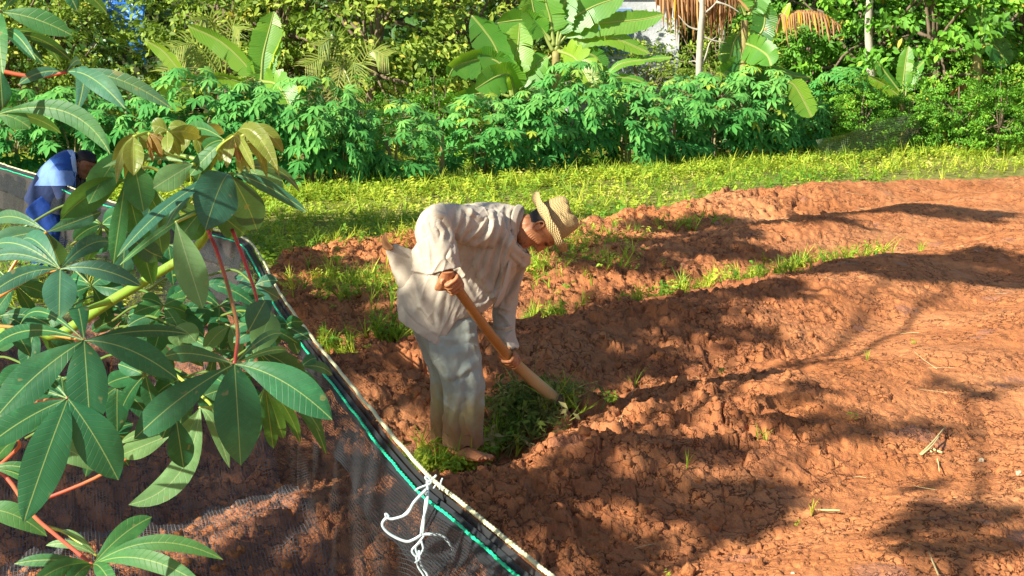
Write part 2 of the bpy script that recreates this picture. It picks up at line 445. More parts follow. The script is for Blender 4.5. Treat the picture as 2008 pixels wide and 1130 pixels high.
# ------------------------------------------------------------------ leaf templates for trees
def oval_leaf(L=.1, W=.045, droop=.2, fold=.2):
    return lobe_template(L, W, 4, droop, fold, 0, 0, .45)
T_OVAL = [oval_leaf(.105, .050, .2), oval_leaf(.125, .048, .35), oval_leaf(.095, .05, .1)]
T_CASS = [palmate(7, 4, .19, .30, d, 240, s) for s, d in enumerate((.25, .45, .65, .4))]
def weed_template(seed, h=.16, tall=False):
    rr = random.Random(seed); mb = MB()
    for s in range(rr.randint(2, 4)):
        a0 = rr.uniform(0, 6.28); lean = rr.uniform(.1, .6); hh = h * rr.uniform(.6, 1.2)
        top = np.array([math.cos(a0) * lean * hh, math.sin(a0) * lean * hh, hh])
        for q in range(5):
            t = rr.uniform(.35, 1); p = top * t; a = rr.uniform(0, 6.28); l = h * rr.uniform(.22, .38)
            V, F = lobe_template(l, l * .5, 3, rr.uniform(.0, .5), .2, a, rr.uniform(-.2, .7), .5); mb.add(V + p, F)
    return np.vstack(mb.V), np.vstack(mb.F)
def grass_template(seed, h=.2, n=6):
    rr = random.Random(seed); mb = MB()
    for s in range(n):
        a = rr.uniform(0, 6.28); b = rr.uniform(.15, .8); hh = h * rr.uniform(.5, 1.15); w_ = rr.uniform(.003, .006)
        d = np.array([math.cos(a), math.sin(a), 0]); q = np.array([-d[1], d[0], 0])
        pts = [d * (b * hh * t ** 1.8) + np.array([0, 0, hh * (t - .25 * b * t * t)]) for t in (0, .35, .7, 1)]
        V = []
        for i, p in enumerate(pts): ww = w_ * (1, .9, .6, .1)[i]; V += [p - q * ww, p + q * ww]
        mb.add(np.array(V), np.array([[0, 1, 3, 2], [2, 3, 5, 4], [4, 5, 7, 6]]), rr.random() * .3)
    return np.vstack(mb.V), np.vstack(mb.F)
T_WEED = [weed_template(i, .14) for i in range(5)]
T_GRASS = [grass_template(i, .2) for i in range(4)]
UPZ = lambda n: np.tile([0, 0, 1.0], (n, 1))
def ground_scatter(name, x, y, templates, smin, smax, mat, rlo=0, rhi=1, tilt=.25, sink=.01, patch=0.0):
    n = len(x); z = ground_h(x, y) - sink
    a = rng.uniform(0, 6.28, n); zd = UPZ(n) + rng.normal(0, tilt, (n, 3)) * [1, 1, 0]; zd /= np.linalg.norm(zd, axis=1, keepdims=True)
    xd = np.stack([np.cos(a), np.sin(a), 0 * a], 1); xd -= zd * (xd * zd).sum(1, keepdims=True)
    rn = rng.uniform(rlo, rhi, n)
    if patch: rn = np.clip(rn + patch * fbm(x * .8, y * .8, 3, 88), 0, 1)
    return scatter_obj(name, templates, np.stack([x, y, z], 1), xd, zd, rng.uniform(smin, smax, n), rn, mat)

# grass strip between the dug soil and the shrubs
N = 30000
yy = 9.5 + 19 * rng.random(N) ** .9; xx = rng.uniform(-.43, .43, N) * yy
keep = (soil_mask(xx, yy) < .30 + .25 * rng.random(N))
dens = np.clip((.75 + .5 * fbm(xx * .9, yy * .9, 3, 61)), .2, 1)
edge_d = yy - np.interp(xx, _edge[:, 0], _edge[:, 1])
dens = dens * np.where((xx > 1.5) & (edge_d < 1.6), .25 + .45 * edge_d / 1.6, 1)
keep &= rng.random(N) < dens
keep &= ~((xx < 1) & (yy > 24))
x_, y_ = xx[keep], yy[keep]
g1 = ground_scatter("grass_strip", x_, y_, T_WEED + T_WEED + T_WEED + T_GRASS[:2], .75, 1.5, M_WEED, .1, .85, .3, .01, .5)
stuff(g1, "bright yellow green weeds and grass covering the strip between the red soil and the shrubs", "grass")
# taller weeds at the foot of the shrubs
N = 2600
px_ = rng.uniform(-100, 2100, N)
bl = np.interp(px_, [0, 560, 900, 1200, 1450, 1700, 2008], [395, 392, 372, 352, 335, 308, 292])
gp = np.array([G(a, b + rng.uniform(-6, 14)) for a, b in zip(px_, bl)])
g2 = ground_scatter("tall_weeds", gp[:, 0], gp[:, 1], T_WEED + T_WEED + T_GRASS[:2], .9, 1.7, M_WEED, .15, .8, .25, .01)
stuff(g2, "taller tangled weeds along the foot of the cassava shrubs", "weeds")

# weeds growing in the furrows, row coordinate lines
fx, fy = [], []
def furrow_line(pts, n, wid):
    Q = np.array([G(a, b)[:2] for a, b in pts]); L = np.linspace(0, 1, len(Q))
    t = rng.random(n); c = np.stack([np.interp(t, L, Q[:, 0]), np.interp(t, L, Q[:, 1])], 1) + rng.normal(0, wid, (n, 2))
    fx.extend(c[:, 0]); fy.extend(c[:, 1])
furrow_line([(1010, 645), (1130, 628)], 55, .05)
furrow_line([(1210, 606), (1330, 590), (1420, 575)], 90, .06)
furrow_line([(1400, 572), (1490, 552), (1570, 532)], 120, .09)
furrow_line([(1560, 535), (1640, 520), (1720, 508)], 80, .07)
furrow_line([(640, 690), (690, 700)], 45, .07)
furrow_line([(735, 672), (800, 672)], 60, .07)
furrow_line([(580, 590), (680, 575), (770, 560)], 160, .22)
furrow_line([(640, 640), (720, 625), (790, 610)], 120, .18)
furrow_line([(1010, 590), (1100, 560), (1240, 545)], 130, .16)
furrow_line([(1030, 500), (1130, 495), (1240, 470)], 120, .2)
furrow_line([(1300, 462), (1400, 446)], 40, .1)
furrow_line([(560, 540), (700, 520), (800, 505)], 90, .25)
furrow_line([(820, 900), (890, 905), (900, 925)], 70, .06)
furrow_line([(955, 880), (1010, 870)], 40, .06)
g3 = ground_scatter("furrow_weeds", np.array(fx), np.array(fy), T_WEED + T_GRASS, .5, 1.15, M_WEED, .0, .85, .35, .005)
stuff(g3, "small green weeds sprouting along the furrows of the dug field", "weeds")
# straw litter: short dry stalks lying on the ground
N = 1400
sy = rng.uniform(5.6, 20, N); sx = rng.uniform(-.2, .42, N) * sy
ok = (rng.random(N) < .07 + .9 * np.exp(-((sy - np.interp(sx, _edge[:, 0], _edge[:, 1]) + .3) / .9) ** 2))
sx, sy = sx[ok], sy[ok]
T_ST = []
for i in range(4):
    l = .05 + .03 * i
    V_, F_ = tube([[-l, 0, .004], [0, .004 * i, .012], [l, 0, .006 + .004 * i]], [.0022, .002, .0012], 3, cap=False); T_ST.append((V_, F_))
g4 = ground_scatter("straw_litter", sx, sy, T_ST, .35, .9, M_STRAW, 0, 1, .25, -.006)
stuff(g4, "short dry straw stalks strewn over the red soil", "straw")
# loose crumbs of soil
def clod_template(seed):
    rr = np.random.default_rng(seed)
    idx = {}; V = []; F = []; N_ = 3
    def vid(p):
        if p not in idx: idx[p] = len(V); V.append(p)
        return idx[p]
    for ax_ in range(3):
        for sd in (0, N_):
            for i in range(N_):
                for j in range(N_):
                    q = []
                    for di, dj in ((0, 0), (1, 0), (1, 1), (0, 1)):
                        p = [0, 0, 0]; p[ax_] = sd; p[(ax_ + 1) % 3] = i + di; p[(ax_ + 2) % 3] = j + dj; q.append(vid(tuple(p)))
                    F.append(q if sd else q[::-1])
    V = np.array(V, float) / N_ * 2 - 1
    S_ = V / np.linalg.norm(V, axis=1, keepdims=True); V = V * .7 + S_ * .25
    n1 = vnoise(V[:, 0] * 1.7 + seed * 3.1, V[:, 1] * 1.7, seed, V[:, 2] * 1.7); V = V * (.5 * (1 + .6 * n1[:, None] + .16 * rr.normal(size=(len(V), 1)))) * rr.uniform(.7, 1.2, 3)
    return V, np.array(F)
N = 8000
sy = 4.4 + 11 * rng.random(N) ** 1.5; sx = rng.uniform(-.38, .4, N) * sy
ok = (soil_mask(sx, sy) > .6) & (rng.random(N) < np.clip(.25 + .8 * sstep(2.2, -.2, sx - .2 * (sy - 6)) + .4 * fbm(sx, sy, 2, 71), 0, 1))
sx, sy = sx[ok], sy[ok]
k = NT("soil_clod"); p = k.pos()
c = k.ramp(k.noise(p, 5, 4), [(.3, (.30, .115, .045)), (.6, (.42, .17, .065)), (.8, (.50, .225, .09))])
M_CLOD = k.done(pbr(k, c, .9, k.bump(k.noise(p, 90, 4), .8, .01), .2))
n = len(sx); zd = rand_dirs(n); xd = rand_dirs(n)
sc = (.008 + .04 * rng.random(n) ** 4) * np.where(sx - .25 * (sy - 6) > 1.2, .55, 1)
V_, F_, A_ = scatter([clod_template(i) for i in range(5)], np.stack([sx, sy, ground_h(sx, sy) - sc * .02], 1), xd, zd, sc, rng.random(n))
g5 = mesh_obj("soil_clods", V_, F_, M_CLOD, None, True)
stuff(g5, "loose crumbs and clods of red soil lying on the dug field", "soil clods")

# single small plants and stalks on the right-hand soil, one object each
def single_plant(px, py, name, label, cat, temps, s, n=1, mat=None, rlo=.3, rhi=.6):
    p = G(px, py, .08); p[2] = gz(p[0], p[1])
    x = rng.normal(0, .02 * (n > 2), n); y = rng.normal(0, .02 * (n > 2), n)
    a = rng.uniform(0, 6.28, n); xd = np.stack([np.cos(a), np.sin(a), 0 * a], 1)
    zd = UPZ(n) + rng.normal(0, .2, (n, 3)) * [1, 1, 0]; xd -= zd * (xd * zd).sum(1, keepdims=True) / (zd * zd).sum(1, keepdims=True)
    o = scatter_obj(name, temps, np.stack([x, y, 0 * x], 1), xd, zd, np.full(n, s), rng.uniform(rlo, rhi, n), mat or M_WEED)
    o.location = tuple(p); return tag(o, label, cat, None)
GRP = "small weeds on the bare soil"
for (px, py, tp, s, n, lab) in [
    (1195, 825, 'w', .75, 5, "bushy bright green seedling on the red soil right of the weed pile"),
    (1410, 762, 'w', .5, 2, "small upright green sprout in the middle of the sunlit bed"),
    (1492, 888, 'g', .45, 3, "yellow green grass tuft on the bare bed beside a crack"),
    (1668, 850, 'w', .5, 2, "flat dark green seedling in the shaded hollow of the soil"),
    (1556, 1012, 'w', .5, 1, "pale wilted sprout lying on the lower bed, left of a taller one"),
    (1592, 992, 'g', .4, 2, "thin pale green sprout standing on the lower bed"),
    (1346, 945, 'g', .5, 1, "sparse dark grass blades in the shadow of the lower bed"),
    (1246, 740, 'g', .9, 1, "long thin grass stalks leaning by the bushy seedling"),
    (1790, 700, 'w', .4, 2, "tiny green sprout on the right-hand bed"),
    (1805, 492, 'g', .8, 4, "grey green grass tuft on the far sunlit bed"),
    (1590, 530, 'g', 1.1, 1, "single tall blade of grass above the furrow weeds"),
    (1310, 1118, 'w', .35, 1, "tiny sprout at the bottom edge of the dug soil"),
    (1700, 735, 'g', .35, 2, "short yellowish grass shoots on the sunlit bed")]:
    o = single_plant(px, py, "weed_plant" if tp == 'w' else "grass_tuft", lab, "weed", T_WEED if tp == 'w' else T_GRASS, s, n)
    o['group'] = GRP
def stalk(pts, rad, name, label, cat, mat):
    mb = MB(); p0 = None
    for pl in pts:
        W = []
        for (a, b, dz) in pl:
            q = G(a, b, .1); z = gz(q[0], q[1]) + .012 + dz
            q = G(a, b, z); q[2] = z; W.append(q)
        if p0 is None: p0 = W[0]
        V_, F_ = tube(smooth_path(W, 3), np.linspace(rad, rad * .4, 3 * (len(W) - 1) + 1) if len(W) > 2 else rad, 5); mb.add(V_, F_)
    o = mb.build(name, mat, origin=p0); o.location = tuple(p0); return tag(o, label, cat)
stalk([[(1795, 900, 0), (1828, 868, .02), (1855, 835, .03)], [(1822, 882, 0), (1838, 900, 0), (1842, 925, 0)], [(1826, 880, 0), (1848, 888, .01)], [(1800, 898, 0), (1830, 872, .03), (1850, 842, .02)]], .007, "dry_stalk", "forked dry maize stalk lying on the sunlit right-hand bed", "stalk", M_STRAW)
stalk([[(1600, 1000, 0), (1648, 1001, 0)]], .004, "dry_stalk", "short pale straw lying level beside the thin sprout on the lower bed", "stalk", M_STRAW)
stalk([[(1780, 1068, 0), (1825, 1072, 0)], [(1820, 1080, 0), (1840, 1128, 0)]], .004, "dry_stalk", "thin bent straw near the bottom right of the bed", "stalk", M_STRAW)
stalk([[(1210, 838, 0), (1232, 790, .05), (1246, 758, .09)]], .003, "dry_stalk", "thin brown stalk leaning over the bushy seedling", "stalk", M_STRAW)
stalk([[(1525, 500, 0), (1550, 512, .02), (1562, 520, 0)]], .005, "dry_stalk", "dry straw above the furrow weeds on the shaded bed", "stalk", M_STRAW)
def stone(px, py, s, lab):
    p = G(px, py, .1); z = gz(p[0], p[1]); p = G(px, py, z + s * .4)
    a, b = clod_template(int(px)); V_, F_ = a * s, b
    o = mesh_obj("pale_stone", V_, F_, simple("pale_stone", (.55, .48, .32), .8, .2), None, False)
    sb = o.modifiers.new("s", 'SUBSURF'); sb.levels = 2; sb.render_levels = 2
    o.location = tuple(p); tag(o, lab, "stone", "pale stones on the soil")
stone(1925, 903, .026, "small pale yellow stone on the bed, right of the forked stalk")
stone(1998, 928, .032, "larger whitish stone at the right edge of the bed")
stone(1555, 1128, .022, "small pale stone at the bottom edge of the dug bed")

# ------------------------------------------------------------------ cassava bushes along the field edge
def bush_parts(seed, w=1.3, h=1.7, n=130):
    """foliage dome, leaves drooping outwards; base at origin"""
    rs = np.random.default_rng(seed)
    nh = 22; ha = rs.uniform(0, 2 * np.pi, nh); hz_ = rs.uniform(.12, 1, nh); hi_ = rs.integers(0, nh, n); a = ha[hi_] + rs.normal(0, .38, n); rad = w / 2 * np.sqrt(rs.uniform(.45, 1, n))
    zt = np.clip(hz_[hi_] ** .8 + rs.normal(0, .085, n), .05, 1.0)
    prof = np.where(zt > .6, np.sqrt(np.maximum(0, 1 - ((zt - .6) / .42) ** 2)), .75 + .25 * zt / .6)
    # lumps: a few heads
    hx = .12 * w * np.cos(a * 3 + seed); 
    pts = np.stack([rad * prof * np.cos(a) + hx * .4, rad * prof * np.sin(a), zt * h], 1)
    out = np.stack([np.cos(a), np.sin(a) - .2, -.75 + .6 * (zt - .6) + rs.normal(0, .2, n)], 1)
    out[:, 1] -= .35                              # leaves turn to the open field
    up = np.stack([np.cos(a) * .7, np.sin(a) * .7 - .5, np.full(n, .8)], 1) + rs.normal(0, .25, (n, 3))
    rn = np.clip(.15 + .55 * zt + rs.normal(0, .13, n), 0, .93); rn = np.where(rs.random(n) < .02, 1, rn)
    V, F, A = scatter(T_CASS, pts, out, up, rs.uniform(.85, 1.2, n) * (1.2 - .3 * zt), rn)
    mb = MB()
    for s in range(4):
        aa = rs.uniform(0, 6.28); q = .3 * w
        Vs, Fs = tube([[0.08 * math.cos(aa), .08 * math.sin(aa), 0], [.1 * math.cos(aa), .1 * math.sin(aa), h * .4], [q * .6 * math.cos(aa), q * .6 * math.sin(aa), h * .62]], [.02, .017, .01], 6, smooth=3); mb.add(Vs, Fs)
    return (V, F, A), mb
BUSH = []
for i in range(5):
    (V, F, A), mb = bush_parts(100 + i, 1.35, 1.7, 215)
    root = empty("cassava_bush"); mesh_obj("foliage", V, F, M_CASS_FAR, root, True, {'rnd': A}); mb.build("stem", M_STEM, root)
    BUSH.append(root)
used = [False] * 5
def place_copy(protos, used, idx, loc, rz, sc, label, cat, group):
    if used[idx]: o = copy_tree(protos[idx])
    else: o = protos[idx]; used[idx] = True
    o.location = tuple(loc); o.rotation_euler = (0, 0, rz); o.scale = sc
    o['label'] = label; o['category'] = cat
    if group: o['group'] = group
    return o
bl = [ # px centre, top py, base py, width px, label
 (30, 165, 385, 190, "cassava bush at the left edge of the photo, behind the near cassava leaves"),
 (150, 160, 388, 200, "cassava bush behind the crouching person in the blue striped shirt"),
 (270, 185, 390, 180, "cassava bush between the blue-shirted person and the small banana plant"),
 (390, 155, 392, 200, "broad cassava bush at the foot of the small banana plant, left side"),
 (500, 165, 390, 180, "cassava bush directly below the small banana plant"),
 (610, 160, 388, 190, "tall cassava bush right of the small banana plant"),
 (672, 215, 386, 110, "narrow dark cassava bush left of the gap in the shrub row"),
 (775, 205, 378, 170, "rounded separate cassava bush in the gap left of the farmer's back"),
 (945, 200, 362, 180, "cassava bush above the farmer's shoulders, right of the dark gap"),
 (1045, 185, 356, 160, "cassava bush just behind and above the straw hat"),
 (1130, 140, 348, 170, "tallest cassava bush, under the big banana cluster"),
 (1225, 180, 345, 170, "cassava bush under the hanging torn banana leaf"),
 (1320, 150, 336, 160, "cassava bush left of the thin pale tree trunk"),
 (1395, 140, 332, 180, "dense cassava bush at the foot of the thin pale tree trunk"),
 (1480, 150, 326, 170, "cassava bush below the banana plant with the dead frond"),
 (1555, 185, 318, 120, "short cassava bush right of the banana plant with the dead frond"),
 (1650, 150, 300, 150, "tall cassava bush alone between the dark gap and the grey netting"),
 (1722, 175, 290, 120, "cassava bush leaning right beside the grey netting"),
 (1850, 205, 296, 110, "small low cassava bush right of the grey netting"),
 (1935, 205, 290, 100, "small low cassava bush in front of the dark trunked banana"),
 (2010, 235, 290, 90, "small cassava bush at the right edge of the photo")]
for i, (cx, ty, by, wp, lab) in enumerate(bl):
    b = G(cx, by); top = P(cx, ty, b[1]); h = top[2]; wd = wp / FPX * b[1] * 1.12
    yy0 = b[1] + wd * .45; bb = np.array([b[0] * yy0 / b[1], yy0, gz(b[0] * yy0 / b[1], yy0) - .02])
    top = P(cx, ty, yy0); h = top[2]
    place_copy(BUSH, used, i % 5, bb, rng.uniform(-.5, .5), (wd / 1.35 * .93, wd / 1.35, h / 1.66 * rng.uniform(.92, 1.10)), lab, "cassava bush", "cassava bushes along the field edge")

# ------------------------------------------------------------------ bananas
k = NT("banana_leaf"); uvn = k.n("ShaderNodeUVMap").outputs[0]
sx_ = k.n("ShaderNodeSeparateXYZ", None, i0=uvn)
au = k.math('ABSOLUTE', sx_.outputs[0])
vein = k.n("ShaderNodeTexWave", {'wave_type': 'BANDS', 'bands_direction': 'Y'}, Vector=uvn, Scale=14, Distortion=.5).outputs['Fac']
tone = k.attr('rnd')
c = k.ramp(tone, [(0, (.02, .12, .03)), (.5, (.12, .34, .04)), (1, (.48, .58, .03))])
c = k.mix(k.math('MULTIPLY', vein, .22), c, (.05, .22, .03))
c = k.mix(k.maprange(k.noise(k.obj(), 2.5, 3), .5, .75, 0, .35), c, (.26, .42, .05))
c = k.mix(k.maprange(au, .012, .020, 1, 0), c, (.42, .50, .14))
M_BANANA = k.done(leaf_shader(k, c, None, .35, .35, (.40, .66, .03), k.bump(vein, .25, .01), .6))
k = NT("dead_banana_leaf"); c = k.ramp(k.attr('rnd'), [(0, (.20, .10, .05)), (.4, (.42, .22, .10)), (.75, (.66, .42, .20)), (1, (.78, .46, .05))]); c = k.mix(k.math('MULTIPLY', k.noise(k.obj(), 12, 4), .5), c, (.24, .12, .05))
M_BDEAD = k.done(leaf_shader(k, c, None, .8, .25, (.6, .25, .08), None, .1))
k = NT("banana_pseudostem"); c = k.mix(k.noise(k.obj(), 7, 4), (.34, .36, .10), (.26, .15, .07)); M_BSTEM = k.done(pbr(k, c, .6, k.bump(k.noise(k.obj(), 20, 3), .5, .02)))
def banana_leaf(pts, Y, wpx, tone=.5, twist=0.0, dY=None, petiole=.12, tears=.25, seed=0, stations=34, gap=.0, fold=.28, mat=None, hang=0):
    """pts: px of the midrib (base to tip) at depth Y; wpx full blade width in px"""
    rs = np.random.default_rng(seed)
    n = len(pts); dY = dY or [0] * n
    W = smooth_path(np.array([P(a, b, Y + d) for (a, b), d in zip(pts, dY)]), 12)
    L = np.concatenate([[0], np.cumsum(np.linalg.norm(np.diff(W, axis=0), axis=1))]); s = np.linspace(0, L[-1], stations)
    C = np.stack([np.interp(s, L, W[:, j]) for j in range(3)], 1); t = s / L[-1]
    T, _, _ = frames(C)
    view = C - CO; view /= np.linalg.norm(view, axis=1, keepdims=True)
    S = np.cross(T, view); S /= np.maximum(np.linalg.norm(S, axis=1, keepdims=True), 1e-6); N = np.cross(S, T)
    ct, st = math.cos(twist), math.sin(twist); S2 = S * ct + N * st; N2 = np.cross(S2, T)
    hw = wpx / 2 / FPX * Y; tt = np.clip((t - petiole) / (1 - petiole), 0, 1)
    prof = (np.clip(tt * 7, 0, 1) ** .6) * (1 - np.clip((tt - .55) / .45, 0, 1) ** 2.6) ** .75 * hw
    cols = 4; rows = []; uvs = []; A = []
    mb = MB()
    for side in (-1, 1):
        # strips: groups of stations form a leaf segment separated by tears
        i = 0
        while i < stations - 1:
            seg = min(int(rs.integers(3, 9)) if rs.random() > tears else int(rs.integers(1, 3)), stations - 1 - i)
            drop = rs.normal(0, .10) * (1 + 2.5 * hang); skew = rs.uniform(-.04, .10)
            V = []; U = []
            for q in range(i, i + seg + 1):
                edge_sh = 1 - gap * (1 if q in (i, i + seg) else 0)
                for cidx in range(cols + 1):
                    c_ = cidx / cols; w_ = prof[q] * c_ * (edge_sh if cidx > 1 else 1) * (1 + (.06 * rs.normal() if cidx == cols else 0))
                    off = S2[q] * (side * w_ * math.cos(fold + drop * c_)) - N2[q] * (w_ * math.sin(fold + drop * c_))
                    off = off + np.array([0, 0, -1]) * (w_ * c_ * (.18 + hang)) + T[q] * (skew * w_)
                    V.append(C[q] + off); U.append([side * w_, s[q]])
            F = [[a * (cols + 1) + b, a * (cols + 1) + b + 1, (a + 1) * (cols + 1) + b + 1, (a + 1) * (cols + 1) + b] for a in range(seg) for b in range(cols)]
            F = np.array(F); F = F if side > 0 else F[:, ::-1]
            mb.add(np.array(V), F, float(np.clip(tone + rs.normal(0, .25 if hang else .03), 0, 1)), np.array(U)); i += seg
    rr_ = np.interp(t, [0, petiole, 1], [.035, .022, .004]) * min(1.2, hw / .22)
    V, F = tube(C - N2 * .004, rr_, 6); mb.add(V, F, .8, np.zeros((len(V), 2)))
    return mb
def banana_plant(base, Y, label, leaves, stem=None, extra=None, mats=None):
    b = G(*base); b = np.array([P(base[0], base[1], Y)[0], Y, gz(P(base[0], base[1], Y)[0], Y)])
    root = empty("banana_plant", b); tag(root, label, "banana plant", "banana plants among the shrubs")
    if stem:
        W = [P(a, c_, Y) for a, c_ in stem[0]]; W[0][2] = b[2] - .05
        W = [b * [1, 1, 1]] + W
        V, F = tube(W, [stem[1]] + list(np.linspace(stem[1], stem[1] * .55, len(W) - 1)), 12, smooth=4); o = mesh_obj("pseudostem", V - b, F, M_BSTEM, root)
    for i, lf in enumerate(leaves):
        d = dict(lf); pts = d.pop('p'); wd = d.pop('w'); mat = d.pop('mat', M_BANANA); lb = d.pop('label', None)
        o = banana_leaf(pts, d.pop('Y', Y), wd, seed=hash((base[0], i)) % 9999 if False else base[0] * 7 + i, **d).build("leaf", mat, root, origin=b)
        if lb: o['label'] = lb
    return root
banana_plant((505, 385), 21.2, "small banana plant rising behind the left cassava bushes, with a rolled yellow young leaf", [
  dict(p=[(512, 165), (516, 110), (528, 60), (538, 22)], w=62, tone=.55, twist=.2, petiole=.05, tears=.05),
  dict(p=[(506, 165), (480, 125), (430, 80), (368, 50)], w=44, tone=.6, twist=.5, petiole=.1),
  dict(p=[(520, 160), (528, 120), (545, 80), (556, 50)], w=26, tone=1, twist=.9, petiole=.1, tears=0, label="rolled yellow green young leaf"),
  dict(p=[(510, 160), (540, 165), (560, 190), (572, 222)], w=66, tone=.55, dY=[0, -.4, -.7, -.8], petiole=.12, tears=.1),
  dict(p=[(505, 170), (470, 160), (430, 150), (400, 150)], w=34, tone=.65, twist=.6),
  dict(p=[(372, 168), (350, 135), (320, 100), (288, 80)], w=30, tone=.7, twist=.5),
  dict(p=[(375, 165), (355, 175), (335, 195), (322, 215)], w=58, tone=.7, dY=[0, -.2, -.3, -.4]),
  dict(p=[(365, 165), (330, 165), (300, 172)], w=24, tone=.75, twist=.8),
  dict(p=[(596, 215), (600, 250), (597, 285)], w=38, tone=.65, Y=19.6, petiole=.02, tears=0)],
  ([(508, 300), (508, 170)], .07))
banana_plant((1030, 350), 22.6, "banana plant with leaves fanning low over the shrubs, left of the tallest banana", [
  dict(p=[(1012, 200), (1010, 130), (1016, 90), (1020, 45)], w=66, tone=.62, twist=.25, petiole=.35, tears=.1),
  dict(p=[(1010, 190), (1000, 150), (975, 150), (932, 175)], w=62, tone=.5, dY=[0, -.2, -.4, -.6]),
  dict(p=[(1012, 190), (985, 130), (950, 115), (895, 130), (880, 150)], w=60, tone=.3, twist=.3),
  dict(p=[(1016, 190), (1040, 140), (1060, 120), (1075, 110)], w=60, tone=.5, twist=.3),
  dict(p=[(1016, 200), (1040, 170), (1060, 160)], w=30, tone=.55, twist=.6),
  dict(p=[(1005, 190), (975, 100), (950, 60), (925, 30)], w=70, tone=.3, twist=.2),
  dict(p=[(1000, 190), (960, 180), (900, 195), (860, 215)], w=44, tone=.15, twist=.3)],
  ([(1016, 300), (1014, 200)], .08))
banana_plant((1100, 345), 23.2, "tallest banana plant with long leaves arching right over the white wall", [
  dict(p=[(1092, 90), (1130, 55), (1190, 45), (1260, 38), (1303, 28)], w=46, tone=.55, twist=.25, petiole=.1, tears=.15),
  dict(p=[(1090, 100), (1110, 50), (1160, 15), (1225, -8)], w=60, tone=.45, twist=.3, petiole=.25),
  dict(p=[(1095, 105), (1140, 80), (1200, 75), (1275, 105)], w=34, tone=.6, twist=.35, petiole=.15),
  dict(p=[(1095, 100), (1128, 115), (1150, 150), (1178, 198)], w=74, tone=.72, dY=[0, -.5, -.8, -1.0], petiole=.08, tears=.5, gap=.25, label="torn hanging yellow green leaf"),
  dict(p=[(1085, 100), (1060, 60), (1030, 40), (975, 45)], w=58, tone=.5, twist=.2, petiole=.25),
  dict(p=[(1086, 90), (1080, 40), (1070, 0), (1066, -50)], w=64, tone=.5, petiole=.2, twist=.2),
  dict(p=[(1092, 90), (1100, 30), (1118, -20)], w=60, tone=.35, petiole=.2, twist=.3),
  dict(p=[(1080, 80), (1050, 30), (1040, -20)], w=60, tone=.55, twist=-.3),
  dict(p=[(1082, 110), (1060, 130), (1040, 165)], w=44, tone=.2, twist=.4),
  dict(p=[(1100, 100), (1165, 110), (1182, 150)], w=40, tone=.25, twist=.2),
  dict(p=[(1180, 165), (1210, 130), (1260, 118), (1320, 113)], w=22, tone=.55, twist=.8),
  dict(p=[(1185, 160), (1215, 152), (1250, 158), (1275, 170)], w=22, tone=.45, twist=.7)],
  ([(1095, 250), (1092, 160), (1090, 100)], .11))
banana_plant((1465, 328), 23.8, "banana plant with brown dead fronds hanging on both sides, beside the thin pale trunk", [
  dict(p=[(1475, 80), (1495, 60), (1500, 30), (1490, 0)], w=52, tone=.08, twist=.1, petiole=.02, tears=.05),
  dict(p=[(1500, 100), (1510, 75), (1535, 35), (1550, 5)], w=30, tone=.85, twist=.7, petiole=.03, tears=0),
  dict(p=[(1460, 85), (1485, 95), (1505, 110), (1512, 130)], w=60, tone=.4, dY=[0, -.3, -.5, -.6], petiole=.05),
  dict(p=[(1545, 160), (1560, 170), (1575, 195), (1592, 230)], w=44, tone=.6, Y=21.5, petiole=.03, tears=.1),
  dict(p=[(1455, 100), (1440, 130), (1415, 145), (1400, 150)], w=44, tone=.55, twist=.3),
  dict(p=[(1455, 60), (1440, 80), (1430, 120), (1420, 135)], w=50, tone=.1, twist=.1),
  dict(p=[(1462, 30), (1450, 0), (1440, -30)], w=50, tone=.5),
  dict(p=[(1468, 30), (1480, 5), (1500, -30)], w=50, tone=.45),
  dict(p=[(1480, 110), (1478, 130), (1482, 150)], w=26, tone=.6, twist=.3),
  dict(p=[(1500, 135), (1530, 140), (1560, 150), (1590, 152)], w=20, tone=.3, twist=.7),
  dict(p=[(1470, 20), (1430, -12), (1360, -22), (1280, -15)], w=95, tone=.45, twist=1.1, mat=M_BDEAD, tears=1, hang=1.2, fold=.9, gap=.45, stations=90, label="brown dead hanging frond"),
  dict(p=[(1500, 60), (1540, 30), (1600, 28), (1650, 52)], w=72, tone=.7, twist=1.1, mat=M_BDEAD, tears=1, hang=1.2, fold=.9, gap=.45, stations=80, label="orange brown dead arching frond")],
  ([(1462, 220), (1458, 120), (1460, 40)], .10))
banana_plant((1915, 300), 25.6, "dark banana plant with a shaggy brown trunk at the far right", [
  dict(p=[(1920, 70), (1925, 40), (1928, 0), (1930, -40)], w=52, tone=.2, petiole=.05, tears=.05),
  dict(p=[(1915, 90), (1950, 90), (1975, 130)], w=50, tone=.1, twist=.3),
  dict(p=[(1910, 90), (1880, 60), (1860, 55)], w=30, tone=.2, twist=.3),
  dict(p=[(1920, 85), (1945, 55), (1985, 40)], w=40, tone=.05, twist=.3),
  dict(p=[(1905, 150), (1880, 170), (1860, 185)], w=18, tone=.5, twist=1, mat=M_BDEAD, hang=.5),
  dict(p=[(1918, 110), (1912, 150), (1908, 185)], w=30, tone=.2, mat=M_BDEAD, hang=.5, twist=.6)],
  ([(1912, 220), (1915, 150), (1918, 90)], .12))
banana_plant((1765, 300), 25.2, "low banana plant with bright young leaves beside the grey netting", [
  dict(p=[(1770, 195), (1740, 170), (1702, 148)], w=26, tone=.75, twist=.6),
  dict(p=[(1775, 190), (1785, 150), (1812, 120)], w=30, tone=.5, twist=.3),
  dict(p=[(1770, 180), (1775, 130), (1782, 90)], w=32, tone=.55),
  dict(p=[(1770, 190), (1790, 190), (1810, 195)], w=18, tone=.75, twist=.7),
  dict(p=[(1765, 180), (1735, 140), (1720, 120)], w=26, tone=.15, twist=.6)],
  ([(1770, 250), (1770, 190)], .07))
